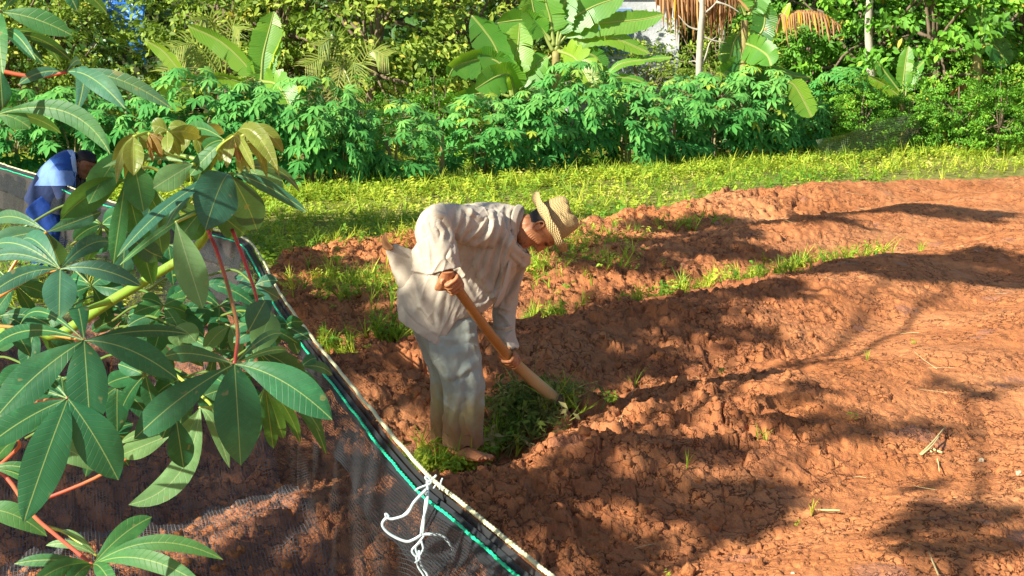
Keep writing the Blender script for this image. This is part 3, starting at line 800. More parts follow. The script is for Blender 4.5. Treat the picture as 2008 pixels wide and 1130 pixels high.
# the single big drooping leaf in the dark gap
banana_plant((880, 372), 20.2, "stunted banana plant in the dark gap, one pale leaf bowing forwards", [
  dict(p=[(868, 238), (885, 245), (905, 270), (918, 300)], w=32, tone=.5, twist=.3, tears=.1),
  dict(p=[(868, 240), (850, 255), (845, 275)], w=20, tone=.25, twist=.5)], ([(868, 300), (866, 242)], .05))
# ------------------------------------------------------------------ trees behind the field edge
def crown_arrays(seed, rx, ry, rz, ncl, nleaf, leafs=T_OVAL, sc=1.0, drop=.1):
    rs = np.random.default_rng(seed)
    d = rs.normal(size=(ncl, 3)); d /= np.linalg.norm(d, axis=1, keepdims=True)
    rad = rs.uniform(.35, 1, ncl) ** .45
    lump = 1 + .28 * np.sin(d[:, 0] * 4 + seed) * np.cos(d[:, 2] * 5 + seed * 2) + .12 * rs.normal(size=ncl)
    cc = d * (rad * lump)[:, None] * [rx, ry, rz]
    sub = rs.uniform(.10, .20, ncl)
    pts = np.repeat(cc, nleaf, 0) + rs.normal(size=(ncl * nleaf, 3)) * np.repeat(sub, nleaf)[:, None] * [1, 1, .6]
    n = len(pts); out = np.repeat(d, nleaf, 0) + rs.normal(0, .7, (n, 3)); out[:, 2] -= .25
    up = np.repeat(d, nleaf, 0) * .6 + [-.25, -.35, .55] + rs.normal(0, .45, (n, 3))
    rn = np.clip(np.repeat(rs.uniform(.15, .8, ncl), nleaf) + rs.normal(0, .12, n), 0, .95); rn = np.where(rs.random(n) < .02, 1, rn)
    V, F, A = scatter(leafs, pts, out, up, rs.uniform(.8, 1.5, n) * sc, rn)
    return V, F, A, cc
def make_tree(seed, h, rx, ry, rz, mat, ncl=120, nleaf=42, bark=None, trunk_r=.09, sc=1.0, low=0.25):
    rs = random.Random(seed)
    root = empty("broadleaf_tree")
    V, F, A, cc = crown_arrays(seed, rx, ry, rz, ncl, nleaf, sc=sc)
    cz = h - rz
    mesh_obj("crown", V + [0, 0, cz], F, mat, root, True, {'rnd': A})
    mb = MB()
    W = [[0, 0, -.05], [rs.uniform(-.1, .1), rs.uniform(-.1, .1), cz * .5], [rs.uniform(-.2, .2), rs.uniform(-.2, .2), cz], [rs.uniform(-.3, .3), 0, h - rz * .4]]
    V, F = tube(W, [trunk_r * 1.25, trunk_r, trunk_r * .8, trunk_r * .3], 8, smooth=4); mb.add(V, F)
    for i in range(16):
        e = cc[rs.randrange(len(cc))] + [0, 0, cz]; s0 = np.array(W[1]) * .3 + np.array(W[2]) * .7; s0 = s0 * rs.uniform(.6, 1.1)
        m = (s0 + e) / 2 + [rs.uniform(-.15, .15), rs.uniform(-.15, .15), rs.uniform(.0, .25)]
        V, F = tube([s0, m, e], [trunk_r * .45, trunk_r * .3, .008], 5, smooth=3); mb.add(V, F)
    mb.build("trunk", bark or M_BARK, root)
    return root
TREES = {'y': [make_tree(11 + i, 4.2, 2.2, 1.5, 2.0, M_TREE_Y) for i in range(2)],
         'g': [make_tree(31 + i, 4.4, 2.1, 1.5, 2.1, M_TREE_G, sc=1.15) for i in range(2)],
         'd': [make_tree(51, 4.6, 2.2, 1.5, 2.2, M_TREE_D, sc=1.2)]}
TU = {k_: [False] * len(v) for k_, v in TREES.items()}
tl = [  # px, Y, kind, scale, label
 (10, 25.5, 'y', .9, "yellow green tree at the far left, above the cassava leaves near the camera"),
 (130, 26.0, 'y', .8, "yellow green tree left of the blue tarpaulin glimpsed through the leaves"),
 (440, 25.4, 'y', .95, "dense yellow green tree right of the blue tarpaulin, behind the small banana plant"),
 (560, 25.8, 'y', 1.05, "large yellow green tree behind the rolled young banana leaf"),
 (730, 25.0, 'y', 1.0, "sunlit yellow green tree over the dark gap in the shrub row"),
 (880, 26.2, 'y', 1.0, "yellow green tree left of the big banana cluster"),
 (985, 27.0, 'd', .85, "dark green tree behind the big banana cluster"),
 (1255, 26.4, 'y', .46, "low yellowish tree under the white wall"),
 (1410, 26.4, 'y', .62, "yellowish shrubby tree behind the thin pale trunk"),
 (1590, 28.0, 'g', .90, "bright green tree under the orange brown dead frond"),
 (1700, 27.0, 'g', 1.0, "tall bright green tree behind the low banana plant"),
 (1830, 26.4, 'g', 1.05, "leafy light green tree left of the shaggy banana trunk"),
 (1530, 30.5, 'd', 1.1, "dark green tree far behind the banana with dead fronds"),
 (2010, 27.2, 'g', 1.0, "bright green tree at the right edge of the photo"),
 (1930, 29.5, 'd', 1.0, "dark tree behind the shaggy banana trunk"),
 (2180, 26.5, 'g', 1.0, "green tree just beyond the right edge of the frame"),
 (-160, 25.5, 'y', 1.0, "yellow green tree just beyond the left edge of the frame")]
for i, (px, Yy, kd, s, lab) in enumerate(tl):
    b = P(px, 300, Yy); j = i % len(TREES[kd])
    place_copy(TREES[kd], TU[kd], j, (b[0], Yy, -.05), rng.uniform(-.6, .6) + (3.14 if (i // 2) % 2 and kd == 'd' else 0), (s, s, s), lab, "tree", "trees behind the cassava bushes")
sl_ = [(1690, 24.6, .34, "low green shrub between the tall separate cassava bush and the low banana"), (1780, 24.9, .30, "low green shrub at the foot of the low banana plant"), (1880, 25.0, .36, "round green shrub left of the shaggy banana trunk"), (1955, 24.6, .34, "green shrub hiding the foot of the shaggy banana trunk"), (2035, 25.0, .42, "taller green shrub at the far right edge"), (705, 22.6, .30, "dark low shrub in the gap left of the separate cassava bush"), (1600, 24.2, .30, "low shrub filling the dark gap under the drooping banana leaf"), (862, 22.8, .34, "shrub behind the stunted banana plant in the dark gap")]
for i, (px, Yy, s, lab) in enumerate(sl_):
    b = P(px, 300, Yy); o = place_copy(TREES['g'], [True, True], i % 2, (b[0], Yy, -.05), rng.uniform(-3, 3), (s, s, s * .95), lab, "shrub", "low shrubs at the field edge"); o.name = "green_shrub"
# thin pale leafless tree
mb = MB(); bY = 23.4; b = P(1372, 300, bY); b[2] = 0
def pl(*a): return [P(x, y, bY) for x, y in a]
V, F = tube([b] + pl((1371, 200), (1371, 130), (1374, 60), (1377, 20), (1376, -60)), [.07, .06, .055, .05, .045, .03], 8, smooth=4); mb.add(V, F)
for q in ([(1376, 30), (1392, 18), (1405, 4), (1412, -12)], [(1372, 135), (1384, 110), (1392, 84), (1405, 72)], [(1374, 70), (1400, 80), (1425, 84)], [(1405, 4), (1430, 12), (1455, 28)], [(1374, 60), (1350, 52), (1330, 30)], [(1371, 128), (1362, 120), (1350, 122)], [(1376, 10), (1366, -6), (1350, -20)]):
    V, F = tube(pl(*q), list(np.linspace(.02, .006, len(q))), 5, smooth=3); mb.add(V, F)
t = empty("bare_tree", b); mb.build("trunk", M_BARK_PALE, t, origin=b); tag(t, "thin pale leafless tree trunk with a few bare twigs between the banana plants", "tree")
for i, (px, Yy, y0) in enumerate([(1705, 25.9, 0), (1148 + 270, 27.5, 0)]):
    b = P(px, 300, Yy); b[2] = 0; mb = MB()
    V, F = tube([b, P(px + 3, 150, Yy), P(px - 2, 60, Yy), P(px + 4, -40, Yy), b * [1, 1, 0] + [0, 0, 5.5]], [.10, .08, .07, .06, .03], 8, smooth=4); mb.add(V, F)
    t = empty("bare_tree", b); mb.build("trunk", M_BARK_PALE, t, origin=b)
    tag(t, ["pale lichened trunk rising behind the low banana plant on the right", "slender pale trunk far behind the banana with dead fronds"][i], "tree")

# coconut seedlings: pinnate fronds poking out of the yellow-green shrubs
M_PALM = foliage_mat("palm_leaf", [(0, (.10, .18, .03)), (.6, (.30, .38, .07)), (1, (.45, .42, .12))], None, .4, .2)
def palm(px, py, Yy, label, fronds):
    b = P(px, py, Yy); b0 = np.array([b[0], Yy, gz(b[0], Yy)]); root = empty("young_palm", b0); tag(root, label, "palm", "young palms among the shrubs")
    V, F = tube([b0, b0 * [1, 1, 0] + [0, 0, b[2]]], [.09, .06], 8, smooth=3); mesh_obj("trunk", V - b0, F, M_BARK, root)
    for (tx, ty, sag) in fronds:
        tip = P(tx, ty, Yy - .4); mid = (b + tip) / 2 + [0, 0, sag]; C = smooth_path([b, mid, tip], 12); mb = MB()
        V, F = tube(C, list(np.linspace(.014, .004, len(C))), 5); mb.add(V, F, .6)
        T, _, _ = frames(C)
        for i in range(3, len(C)):
            for sd in (-1, 1):
                for q in (0,):
                    p = C[i] - T[i] * q * .04; side = nrm(np.cross(T[i], [0, -1, .3])) * sd
                    l = .34 * (1 - .6 * abs(i / len(C) - .45)); d = nrm(side * .8 + T[i] * .55 + [0, 0, -.35 * random.random()])
                    wv_ = nrm(np.cross(d, [0, -1, 0])) * .008; e = p + d * l + [0, 0, -.06]
                    mb.add([p - wv_, p + wv_, (p + e) / 2 + wv_ * 1.2 + [0, 0, .02], (p + e) / 2 - wv_ * 1.2 + [0, 0, .02], e], [[0, 1, 2, 3], [3, 2, 4, 4]][:1], random.uniform(.3, .9))
                    mb.add([(p + e) / 2 - wv_ * 1.2 + [0, 0, .02], (p + e) / 2 + wv_ * 1.2 + [0, 0, .02], e + wv_ * .1, e - wv_ * .1], [[0, 1, 2, 3]], random.uniform(.3, .9))
        mb.build("frond", M_PALM, root, origin=b0)
palm(440, 160, 22.6, "young palm with thin drooping fronds left of the small banana plant", [(335, 95, .3), (395, 40, .4), (320, 140, .25), (470, 60, .4)])
palm(690, 170, 23.4, "young palm with feathery fronds at the left of the dark gap", [(600, 130, .3), (625, 90, .4), (760, 110, .3), (700, 200, .5), (655, 215, .5)])

# far-off mass of woodland, closes the view
N = 26000
d_ = rng.random(N); fxp = rng.uniform(-19, 21, N); fyp = 31 + 1.2 * np.sin(fxp * .9) + rng.uniform(0, 2.2, N); fzp = 7.5 * rng.random(N) ** .9
dirs = rand_dirs(N); dirs[:, 1] = -abs(dirs[:, 1]); up = rand_dirs(N) * .6 + [-.3, -.5, .5]
lump = np.clip(.35 + .5 * fbm(fxp * .8, fzp * .8, 3, 91) + rng.normal(0, .1, N), 0, .9)
fo = scatter_obj("far_woodland", T_OVAL, np.stack([fxp, fyp, fzp], 1), dirs, up, rng.uniform(1.6, 3.6, N), lump, M_TREE_D)
stuff(fo, "dark mass of woodland foliage far behind the banana plants", "woodland")
# earth bank rising behind, under the woodland
bx = np.linspace(-45, 45, 60); rows = []
for yv, zv in ((31.5, -.3), (33.5, 3.0), (36, 6.5), (42, 9), (60, 10)): rows.append(np.stack([bx, yv + .8 * np.sin(bx * .5), zv + .4 * np.sin(bx * 1.3 + yv)], 1))
V = np.vstack(rows); F = grid_faces(5, 60, False)
bank = struct(mesh_obj("hill", V, F, simple("bank_earth", (.035, .045, .015), .95, .5, 3, .6), None, True))

# white plastered wall behind the big banana cluster
def boxm(x0, x1, y0, y1, z0, z1):
    V = np.array([[x, y, z] for x in (x0, x1) for y in (y0, y1) for z in (z0, z1)], float)
    return V, np.array([[0, 1, 3, 2], [4, 6, 7, 5], [0, 4, 5, 1], [2, 3, 7, 6], [0, 2, 6, 4], [1, 5, 7, 3]])
k = NT("whitewashed_wall"); p = k.pos()
c = k.mix(k.maprange(k.noise(p, 1.4, 5, .7), .4, .7), (.62, .64, .64), (.34, .37, .40)); c = k.mix(k.maprange(k.noise(p, 9, 4), .55, .8, 0, .5), c, (.16, .17, .2))
M_WALL = k.done(pbr(k, c, .85, k.bump(k.noise(p, 20, 4), .4, .02), .2))
wa = P(1120, 60, 27.8)[0]; wb = P(1332, 60, 27.8)[0]
root = empty("house", ((wa + wb) / 2, 27.8, 0)); o0 = np.array([(wa + wb) / 2, 27.8, 0])
V, F = boxm(wa, wb, 27.8, 30.5, -.05, 3.1); mesh_obj("wall", V - o0, F, M_WALL, root, False)
zr = 3.1; V = np.array([[wa - .3, 27.5, zr - .1], [wb + .3, 27.5, zr - .1], [wb + .3, 29, zr + .9], [wa - .3, 29, zr + .9], [wb + .3, 31, zr - .1], [wa - .3, 31, zr - .1]])
V2 = V + [0, 0, .08]; VV = np.vstack([V, V2]); F = np.array([[0, 1, 2, 3], [3, 2, 4, 5], [6, 9, 8, 7], [9, 11, 10, 8], [0, 6, 7, 1], [5, 4, 10, 11], [0, 3, 9, 6], [3, 5, 11, 9], [1, 7, 8, 2], [2, 8, 10, 4]])
mesh_obj("roof", VV - o0, F, simple("weathered_roof_sheet", (.3, .2, .15), .6, .3, 5), root, False)
wx = P(1205, 20, 27.8)[0]; fr = MB(); V, F = boxm(wx - .32, wx + .32, 27.75, 27.798, 1.7, 2.55); fr.add(V, F); wf = fr.build("window", simple("blue_painted_shutter", (.16, .3, .5), .5, .2, 6), root, False, o0)
tag(root, "whitewashed house wall with damp stains showing behind the big banana cluster", "house")

# blue tarpaulin hung among the trees
tr = np.random.default_rng(5)
k = NT("blue_tarpaulin"); p = k.pos(); M_TARP = k.done(pbr(k, k.mix(k.noise(p, 4, 3), (.03, .16, .75), (.08, .34, .95)), .35, k.bump(k.noise(p, 6, 3), .7, .1), .5))
cs = np.array([P(170, -30, 26.1), P(285, -30, 26.1), P(288, 130, 26.1), P(225, 50, 26.1)])
nu, nv = 14, 22; U_, Vv = np.meshgrid(np.linspace(0, 1, nu), np.linspace(0, 1, nv)); q = (cs[0] * ((1 - U_) * (1 - Vv))[..., None] + cs[1] * (U_ * (1 - Vv))[..., None] + cs[2] * (U_ * Vv)[..., None] + cs[3] * ((1 - U_) * Vv)[..., None])
q[..., 1] += .12 * fbm(q[..., 0] * 3, q[..., 2] * 1.2, 3, 8); V = q.reshape(-1, 3); F = grid_faces(nv, nu, False)
o = mesh_obj("tarpaulin", V, F, M_TARP); m = o.modifiers.new("s", 'SOLIDIFY'); m.thickness = .01
tag(o, "bright blue tarpaulin glimpsed through the leaves between two yellow green trees", "tarpaulin")

# grey netting slung between the far shrubs on the right
def net_material(name, col, cell, wire, extra=0.0, band=None):
    k = NT(name); uvn = k.n("ShaderNodeUVMap").outputs[0]; s_ = k.n("ShaderNodeSeparateXYZ", None, i0=uvn)
    fu = k.math('FRACT', k.math('DIVIDE', s_.outputs[0], cell)); fv = k.math('FRACT', k.math('DIVIDE', s_.outputs[1], cell * 1.15))
    a = k.math('MAXIMUM', k.math('LESS_THAN', fu, wire), k.math('LESS_THAN', fv, wire))
    if extra: a = k.math('MAXIMUM', a, extra)
    if band: a = k.math('MAXIMUM', a, k.math('MULTIPLY', k.math('LESS_THAN', s_.outputs[1], band), .93))
    pr = pbr(k, col, .6, None, .25); tr_ = k.n("ShaderNodeBsdfTransparent").outputs[0]
    return k.done(k.n("ShaderNodeMixShader", None, i0=a, i1=tr_, i2=pr).outputs[0])
M_NET_FAR = net_material("grey_net", (.20, .26, .14), .03, .26)
def net_sheet(tops, bots, nu, nv, wrinkle, seed, name, mat, parent=None, origin=None, fold=0.0):
    A = smooth_path(np.asarray(tops, float), 10); B = smooth_path(np.asarray(bots, float), 10)
    def rs_(Q, n):
        L = np.concatenate([[0], np.cumsum(np.linalg.norm(np.diff(Q, axis=0), axis=1))]); s = np.linspace(0, L[-1], n)
        return np.stack([np.interp(s, L, Q[:, j]) for j in range(3)], 1), s
    A, sa = rs_(A, nu); B, _ = rs_(B, nu); t = np.linspace(0, 1, nv)[:, None, None]
    Q = A[None] * (1 - t) + B[None] * t
    L = np.linalg.norm(A - B, axis=1).mean()
    uu = np.broadcast_to(sa[None], (nv, nu)); vv = np.broadcast_to(t[..., 0] * L, (nv, nu))
    nx = nrm(np.cross(A[-1] - A[0], [0, 0, 1]))
    wgt = np.clip(vv / .12, 0, 1)
    dn = wrinkle * (fbm(uu * 2.2 + vv * .8, vv * 1.0, 4, seed) * wgt * 1.4 + .25 * fbm(uu * 9 + vv * 3, vv * 2, 3, seed + 3) * wgt)
    if fold: dn = dn + fold * np.abs(np.sin(uu * 5 + 2 * fbm(uu, vv, 2, 6))) ** 3 * wgt
    Q = Q + nx * dn[..., None]; Q[..., 2] += .3 * wrinkle * fbm(uu * 3, vv * 3, 3, seed + 9) * wgt
    V = Q.reshape(-1, 3)
    if origin is not None: V = V - origin
    uv = np.stack([uu.ravel(), vv.ravel()], 1)
    return mesh_obj(name, V, grid_faces(nv, nu, False), mat, parent, True, None, uv)
tp = [P(1600, 275, 23.0), P(1660, 262, 23.2), P(1720, 238, 23.8), P(1770, 228, 24.3), P(1815, 215, 24.8)]
bt = [G(1500, 318), G(1570, 312), G(1690, 300), G(1760, 295), G(1825, 292)]
for b_ in bt: b_[2] = .0
bt = [np.array([a[0], a[1] + .15, .02]) for a in tp]
o = net_sheet(tp, bt, 60, 16, .12, 4, "netting", M_NET_FAR); tag(o, "sagging grey green netting slung between the shrubs at the right, far side of the field", "net")

# ------------------------------------------------------------------ black shade-net fence in the foreground
ZT = .80
net_px = [(-160, 268), (0, 322), (90, 350), (170, 383), (300, 420), (400, 448), (478, 470), (512, 515), (545, 578), (590, 642), (650, 718), (710, 792), (770, 868), (838, 942), (900, 992), (965, 1046), (1030, 1100), (1100, 1160)]
dip = {838: -.03}
top = []
for (a, b) in net_px:
    q = G(a, b, ZT); top.append(q)
top = np.array(top)
# keep the fence line nearly straight on the ground: fit depth smoothly
root = empty("net_fence", (top[8][0], top[8][1], 0)); ro = np.array([top[8][0], top[8][1], 0])
tag(root, "black shade net fence with green and cream edge cords, left of the digging man", "net fence")
M_NET = net_material("black_shade_net", (.035, .038, .04), .012, .19, .0, .10)
bots = []
for q in top:
    x, y = q[0] - .10, q[1] - .05; bots.append([x, y, gz(x, y) + .01])
net_sheet(top, bots, 420, 60, .055, 14, "net_panel", M_NET, root, ro)
# second, looser layer near the camera: the folded hem
t2 = top + [-.012, -.015, -.01]; b2 = np.array(bots) + [-.16, -.20, .0]; b2 = t2 * .72 + b2 * .28
net_sheet(t2, b2, 300, 24, .05, 24, "net_hem", net_material("black_shade_net_hem", (.025, .03, .035), .008, .28, .08, .05), root, ro)
sk0 = np.array(bots)
nm_ = nrm([-(top[-1] - top[6])[1], (top[-1] - top[6])[0], 0]) * -1
nm_ = nm_ if nm_[0] < 0 else -nm_
sk1 = sk0 + nm_ * 1.6
for q_ in sk1: q_[2] = gz(q_[0], q_[1]) + .03
sk = net_sheet(sk0, sk1, 300, 60, .0, 31, 'net_skirt', net_material('black_shade_net_skirt', (.16, .165, .17), .012, .14), root, ro)
co = np.zeros(len(sk.data.vertices) * 3, np.float32); sk.data.vertices.foreach_get('co', co); co = co.reshape(-1, 3)
wx_ = co[:, 0] + ro[0]; wy_ = co[:, 1] + ro[1]
co[:, 2] = ground_h(wx_, wy_) + .015 + .10 * np.maximum(0, fbm(wx_ * 3 + wy_, wy_ * 1.4, 3, 77)) + .05 * np.maximum(0, fbm(wx_ * 9, wy_ * 5, 2, 78))
sk.data.vertices.foreach_set('co', co.ravel())
f2_ = smooth_path(top[:7], 8) + [-.02, -.03, -.02]; net_sheet(f2_, f2_ - [.02, .02, .42], 160, 20, .05, 41, "net_fold", net_material("folded_shade_net", (.055, .05, .05), .008, .4, .72, .05), root, ro)
def cord(name, off, r, mat, strands=2, seed=0, rr=None):
    C = smooth_path(top, 10); L = np.concatenate([[0], np.cumsum(np.linalg.norm(np.diff(C, axis=0), axis=1))])
    s = np.linspace(0, L[-1], 900); C = np.stack([np.interp(s, L, C[:, j]) for j in range(3)], 1) + off
    C[:, 2] += .004 * fbm(s * 5, s * 0, 3, seed); C[:, 0] += .004 * fbm(s * 7, s * 0 + 3, 3, seed)
    mb = MB(); T, U, W = frames(C)
    for q in range(strands):
        ph = s * 2 * np.pi / .06 + q * 2 * np.pi / strands
        D = C + U * (np.cos(ph) * r * .5)[:, None] + W * (np.sin(ph) * r * .5)[:, None]; V, F = tube(D, r * .8, 6); mb.add(V, F)
    return mb.build(name, mat, root, origin=ro)
M_CREAM = simple("cream_cord", (.60, .60, .36), .8, .15, 60); M_GREENC = simple("green_cord", (.02, .62, .30), .5, .2, 60); M_WHITEC = simple("white_string", (.56, .68, .68), .8, .25, 90)
cord("edge_cord", np.array([0.012, 0, .006]), .0062, M_CREAM, 3, 1)
cord("draw_cord", np.array([-.030, -.028, -.022]), .0046, M_GREENC, 2, 2)
# stakes carrying the net (hidden below the leaves and out of the frame)
for j in (2, 6, 17):
    q = top[j] + [.01, .02, 0]
    V, F = tube([[q[0], q[1], -.1], [q[0], q[1], .4], [q[0], q[1], q[2] + .01]], [.018, .016, .014], 8); mesh_obj("stake", V - ro, F, M_BARK_PALE, root)
# white string tying the net, hanging in loops
kY = G(838, 948, ZT)[1] - .16
def W2(*pts): return [P(a, b, kY + (c[0] if c else 0)) for a, b, *c in pts]
mb = MB()
def st(pts, r, k_=5): V, F = tube(smooth_path(W2(*pts), k_), r, 6); mb.add(V, F)
st([(838, 942, .04), (838, 985), (830, 1020), (826, 1048)], .0050)
st([(842, 942, .04), (834, 990), (832, 1020), (829, 1048)], .0042)
st([(836, 960), (812, 985), (798, 1008), (770, 1018), (758, 1016), (750, 1030), (765, 1048), (795, 1062), (812, 1058), (828, 1048)], .0046)
st([(836, 964), (818, 978), (802, 1000), (790, 1012)], .0036)
st([(828, 1048), (845, 1048), (868, 1052), (884, 1070), (890, 1086), (882, 1088)], .0048)
st([(832, 1050), (820, 1066), (808, 1080), (818, 1092), (830, 1078), (826, 1060)], .0036)
st([(826, 1062), (815, 1075), (822, 1096), (814, 1104)], .0034)
st([(822, 1080), (826, 1108), (838, 1128), (842, 1160)], .0040)
st([(816, 1092), (820, 1112), (832, 1132), (836, 1160)], .0030)
st([(838, 946), (850, 938), (856, 932)], .0035); st([(840, 950), (820, 958), (815, 963)], .003); st([(842, 946), (835, 938), (838, 934), (846, 944), (838, 952)], .004)
st([(758, 1016), (756, 1008), (762, 1012), (757, 1020)], .0035)
st([(862, 960), (865, 945), (868, 938)], .0025); st([(850, 958), (856, 950), (860, 948)], .0025)
sto = np.array(W2((838, 948))[0]); o = mb.build("string", M_WHITEC, None, origin=sto); o.location = tuple(sto)
tag(o, "knotted white string hanging in loops from the edge of the black net", "string")

# ------------------------------------------------------------------ shade trees behind the camera on the left (they throw the dappled shade)
shade = [ # px, py, rx, ry, density
 (640, 475, 190, 28, 1.0), (700, 452, 200, 16, 1.0), (560, 500, 120, 22, 1.0), (1000, 448, 200, 18, .9), (640, 590, 110, 45, .7), (640, 545, 110, 16, .9), (700, 760, 120, 45, .9), (820, 690, 70, 50, .6),
 (1140, 715, 190, 60, 1.), (1320, 655, 150, 34, 1.), (1480, 615, 110, 16, .9), (1180, 650, 90, 26, .9), (1240, 600, 90, 14, .8), (1060, 790, 80, 30, .9), (960, 830, 60, 40, .8), (1085, 838, 100, 34, .9), (1000, 862, 60, 24, .9),
 (1330, 505, 220, 30, 1.), (1500, 458, 210, 16, 1.), (1790, 432, 200, 10, 1.), (1250, 545, 120, 14, .8), (1820, 545, 240, 24, 1.), (1640, 560, 90, 14, .8), (1560, 610, 110, 14, .6), (1930, 520, 90, 12, .6),
 (1250, 1008, 190, 38, .82), (1060, 1000, 70, 22, .8), (1200, 1085, 120, 22, .7), (1430, 1010, 90, 45, .9), (1400, 925, 110, 18, .8), (1500, 985, 90, 24, .7), (1120, 900, 80, 20, .3),
 (1920, 1080, 120, 50, 1.), (1700, 850, 140, 35, .6), (1600, 740, 90, 14, .35), (1850, 960, 60, 15, .25), (1900, 780, 90, 20, .3), (1480, 680, 80, 12, .45),
 (420, 880, 220, 70, 1.), (640, 930, 120, 50, 1.), (430, 1005, 150, 50, 1.), (200, 900, 220, 80, 1.), (180, 1050, 240, 60, 1.), (120, 760, 180, 60, .9), (560, 820, 110, 40, .9), (880, 1030, 50, 25, .7), (760, 620, 60, 40, .6)]
trunks = [np.array([-10.5, -1.5]), np.array([-6.8, -6.0]), np.array([-13.5, 4.5]), np.array([-3.0, -8.5]), np.array([-8.5, -3.0])]
acc = {i: ([], []) for i in range(len(trunks))}
for (cx, cy, rx, ry, den) in shade:
    c0 = G(cx, cy); e1 = G(cx + rx, cy) - c0; f_ = G(cx, cy - ry) ; b_ = G(cx, cy + ry); cen = (f_ + b_) / 2; e2 = (f_ - b_) / 2
    area = math.pi * np.linalg.norm(e1) * np.linalg.norm(e2)
    hgt_ = rng.uniform(4.6, 6.2)
    n = int(area * den * 1000)
    a = rng.uniform(0, 2 * np.pi, n); rr = rng.random(n) ** .5 * (1 + .18 * np.sin(a * 5 + cx))
    p = cen + e1 * (rr * np.cos(a))[:, None] + e2 * (rr * np.sin(a))[:, None]
    keep = fbm(p[:, 0] * 3.2, p[:, 1] * 3.2, 2, 7) > (-.48 if den > .85 else -.12 if den > .5 else .05); p = p[keep]
    zz = hgt_ + rng.normal(0, .18, len(p)); p = p + SUN * (zz / SUN[2])[:, None]
    tc = p.mean(0) if len(p) else cen
    i = int(np.argmin([np.linalg.norm(tc[:2] - t_) + 2 * len(acc[j][0]) * .1 for j, t_ in enumerate(trunks)]))
    acc[i][0].append(p); acc[i][1].append(tc)
for i, t_ in enumerate(trunks):
    if not acc[i][0]: continue
    pts = np.vstack(acc[i][0]); n = len(pts); b0 = np.array([t_[0], t_[1], 0.0])
    root = empty("broadleaf_tree", b0); tag(root, ["tall tree standing left behind the camera, shading the dug beds", "tree behind the camera shading the near soil", "tree far left shading the grass strip", "rightmost tree behind the camera", "leaning tree left behind the camera"][i], "tree", "shade trees outside the frame")
    V, F, A = scatter(T_OVAL, pts - b0, rand_dirs(n), rand_dirs(n, .2, 1), rng.uniform(1.0, 1.6, n), rng.uniform(.2, .8, n))
    mesh_obj("crown", V, F, M_TREE_G, root, True, {'rnd': A}); mb = MB()
    W = [[0, 0, -.1], [.1, .1, 2.2], [.3, .2, 4.2]]; V, F = tube(W, [.2, .15, .11], 10, smooth=4); mb.add(V, F)
    for tc in acc[i][1]:
        e = tc - b0; m = np.array(W[2]) * .5 + e * .5 + [0, 0, .5]; V, F = tube([W[2], m, e], [.07, .04, .012], 6, smooth=4); mb.add(V, F)
    mb.build("trunk", M_BARK, root)
# ------------------------------------------------------------------ near cassava plants, leaf by leaf
def near_leaf_mat(name, dark, light, back, trans=.25, rib=(.36, .48, .14), rough=.5, tc=None):
    k = NT(name); uvn = k.n("ShaderNodeUVMap").outputs[0]; s_ = k.n("ShaderNodeSeparateXYZ", None, i0=uvn)
    au = k.math('ABSOLUTE', s_.outputs[0]); v = s_.outputs[1]
    nz = k.noise(k.obj(), 9, 3); nz2 = k.noise(k.obj(), 70, 4)
    f = k.math('ADD', k.math('MULTIPLY', nz, .6), k.math('MULTIPLY', k.attr('rnd'), .6)); f = k.math('SUBTRACT', f, .15)
    c = k.mix(f, dark, light); c = k.mix(k.math('MULTIPLY', k.maprange(nz2, .5, .75), .18), c, tuple(x * .6 for x in dark))
    # pinnate side veins
    q = k.math('DIVIDE', k.math('SUBTRACT', v, k.math('MULTIPLY', au, .75)), .0125)
    fr = k.math('ABSOLUTE', k.math('SUBTRACT', k.math('FRACT', q), .5))
    sv = k.maprange(fr, .0, .07, 1, 0)
    c = k.mix(k.math('MULTIPLY', sv, .10), c, rib)
    mid = k.maprange(au, .0005, .0011, 1, 0)
    c = k.mix(k.math('MULTIPLY', mid, .75), c, rib)
    h = k.math('SUBTRACT', k.math('MULTIPLY', nz2, .3), k.math('MULTIPLY', sv, .5))
    c = k.mix(k.maprange(k.noise(k.obj(), 5, 3), .52, .72, 0, .35), c, (.16, .26, .05)); c = k.mix(k.maprange(k.noise(k.obj(), 24, 4, .7), .56, .7, 0, .3), c, tuple(min(1, x * 1.8) for x in light)); spots = k.maprange(k.noise(k.obj(), 38, 2, .4), .70, .73); c = k.mix(k.math('MULTIPLY', spots, .55), c, (.30, .26, .10))
    return k.done(leaf_shader(k, c, back, rough, trans, tc, k.bump(h, .35, .004), .35))
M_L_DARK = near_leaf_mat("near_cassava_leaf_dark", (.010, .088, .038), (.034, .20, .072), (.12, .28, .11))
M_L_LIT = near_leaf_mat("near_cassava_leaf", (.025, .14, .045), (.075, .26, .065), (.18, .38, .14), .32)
M_L_BLUE = near_leaf_mat("near_cassava_leaf_bluish", (.025, .12, .08), (.065, .21, .12), (.22, .40, .2), .2)
M_L_PALE = near_leaf_mat("near_cassava_underside", (.13, .29, .10), (.20, .38, .14), (.05, .24, .09), .3, (.42, .56, .25), .5)
M_L_YOUNG = near_leaf_mat("near_cassava_young_leaf", (.15, .22, .035), (.25, .34, .06), (.22, .30, .09), .4, (.45, .45, .16), .35, (.6, .5, .06))
M_L_BRONZE = near_leaf_mat("near_cassava_bronze_leaf", (.20, .10, .035), (.28, .18, .06), (.32, .2, .08), .35, (.45, .35, .14), .35, (.6, .3, .06))
def pet_mat(name, a, b):
    k = NT(name); c = k.mix(k.maprange(k.noise(k.obj(), 4, 3), .35, .65), a, b); c = k.mix(k.maprange(k.noise(k.obj(), 60, 3), .6, .7, 0, .4), c, (.16, .10, .05)); return k.done(pbr(k, c, .35, None, .5, Subsurface_Weight=.0))
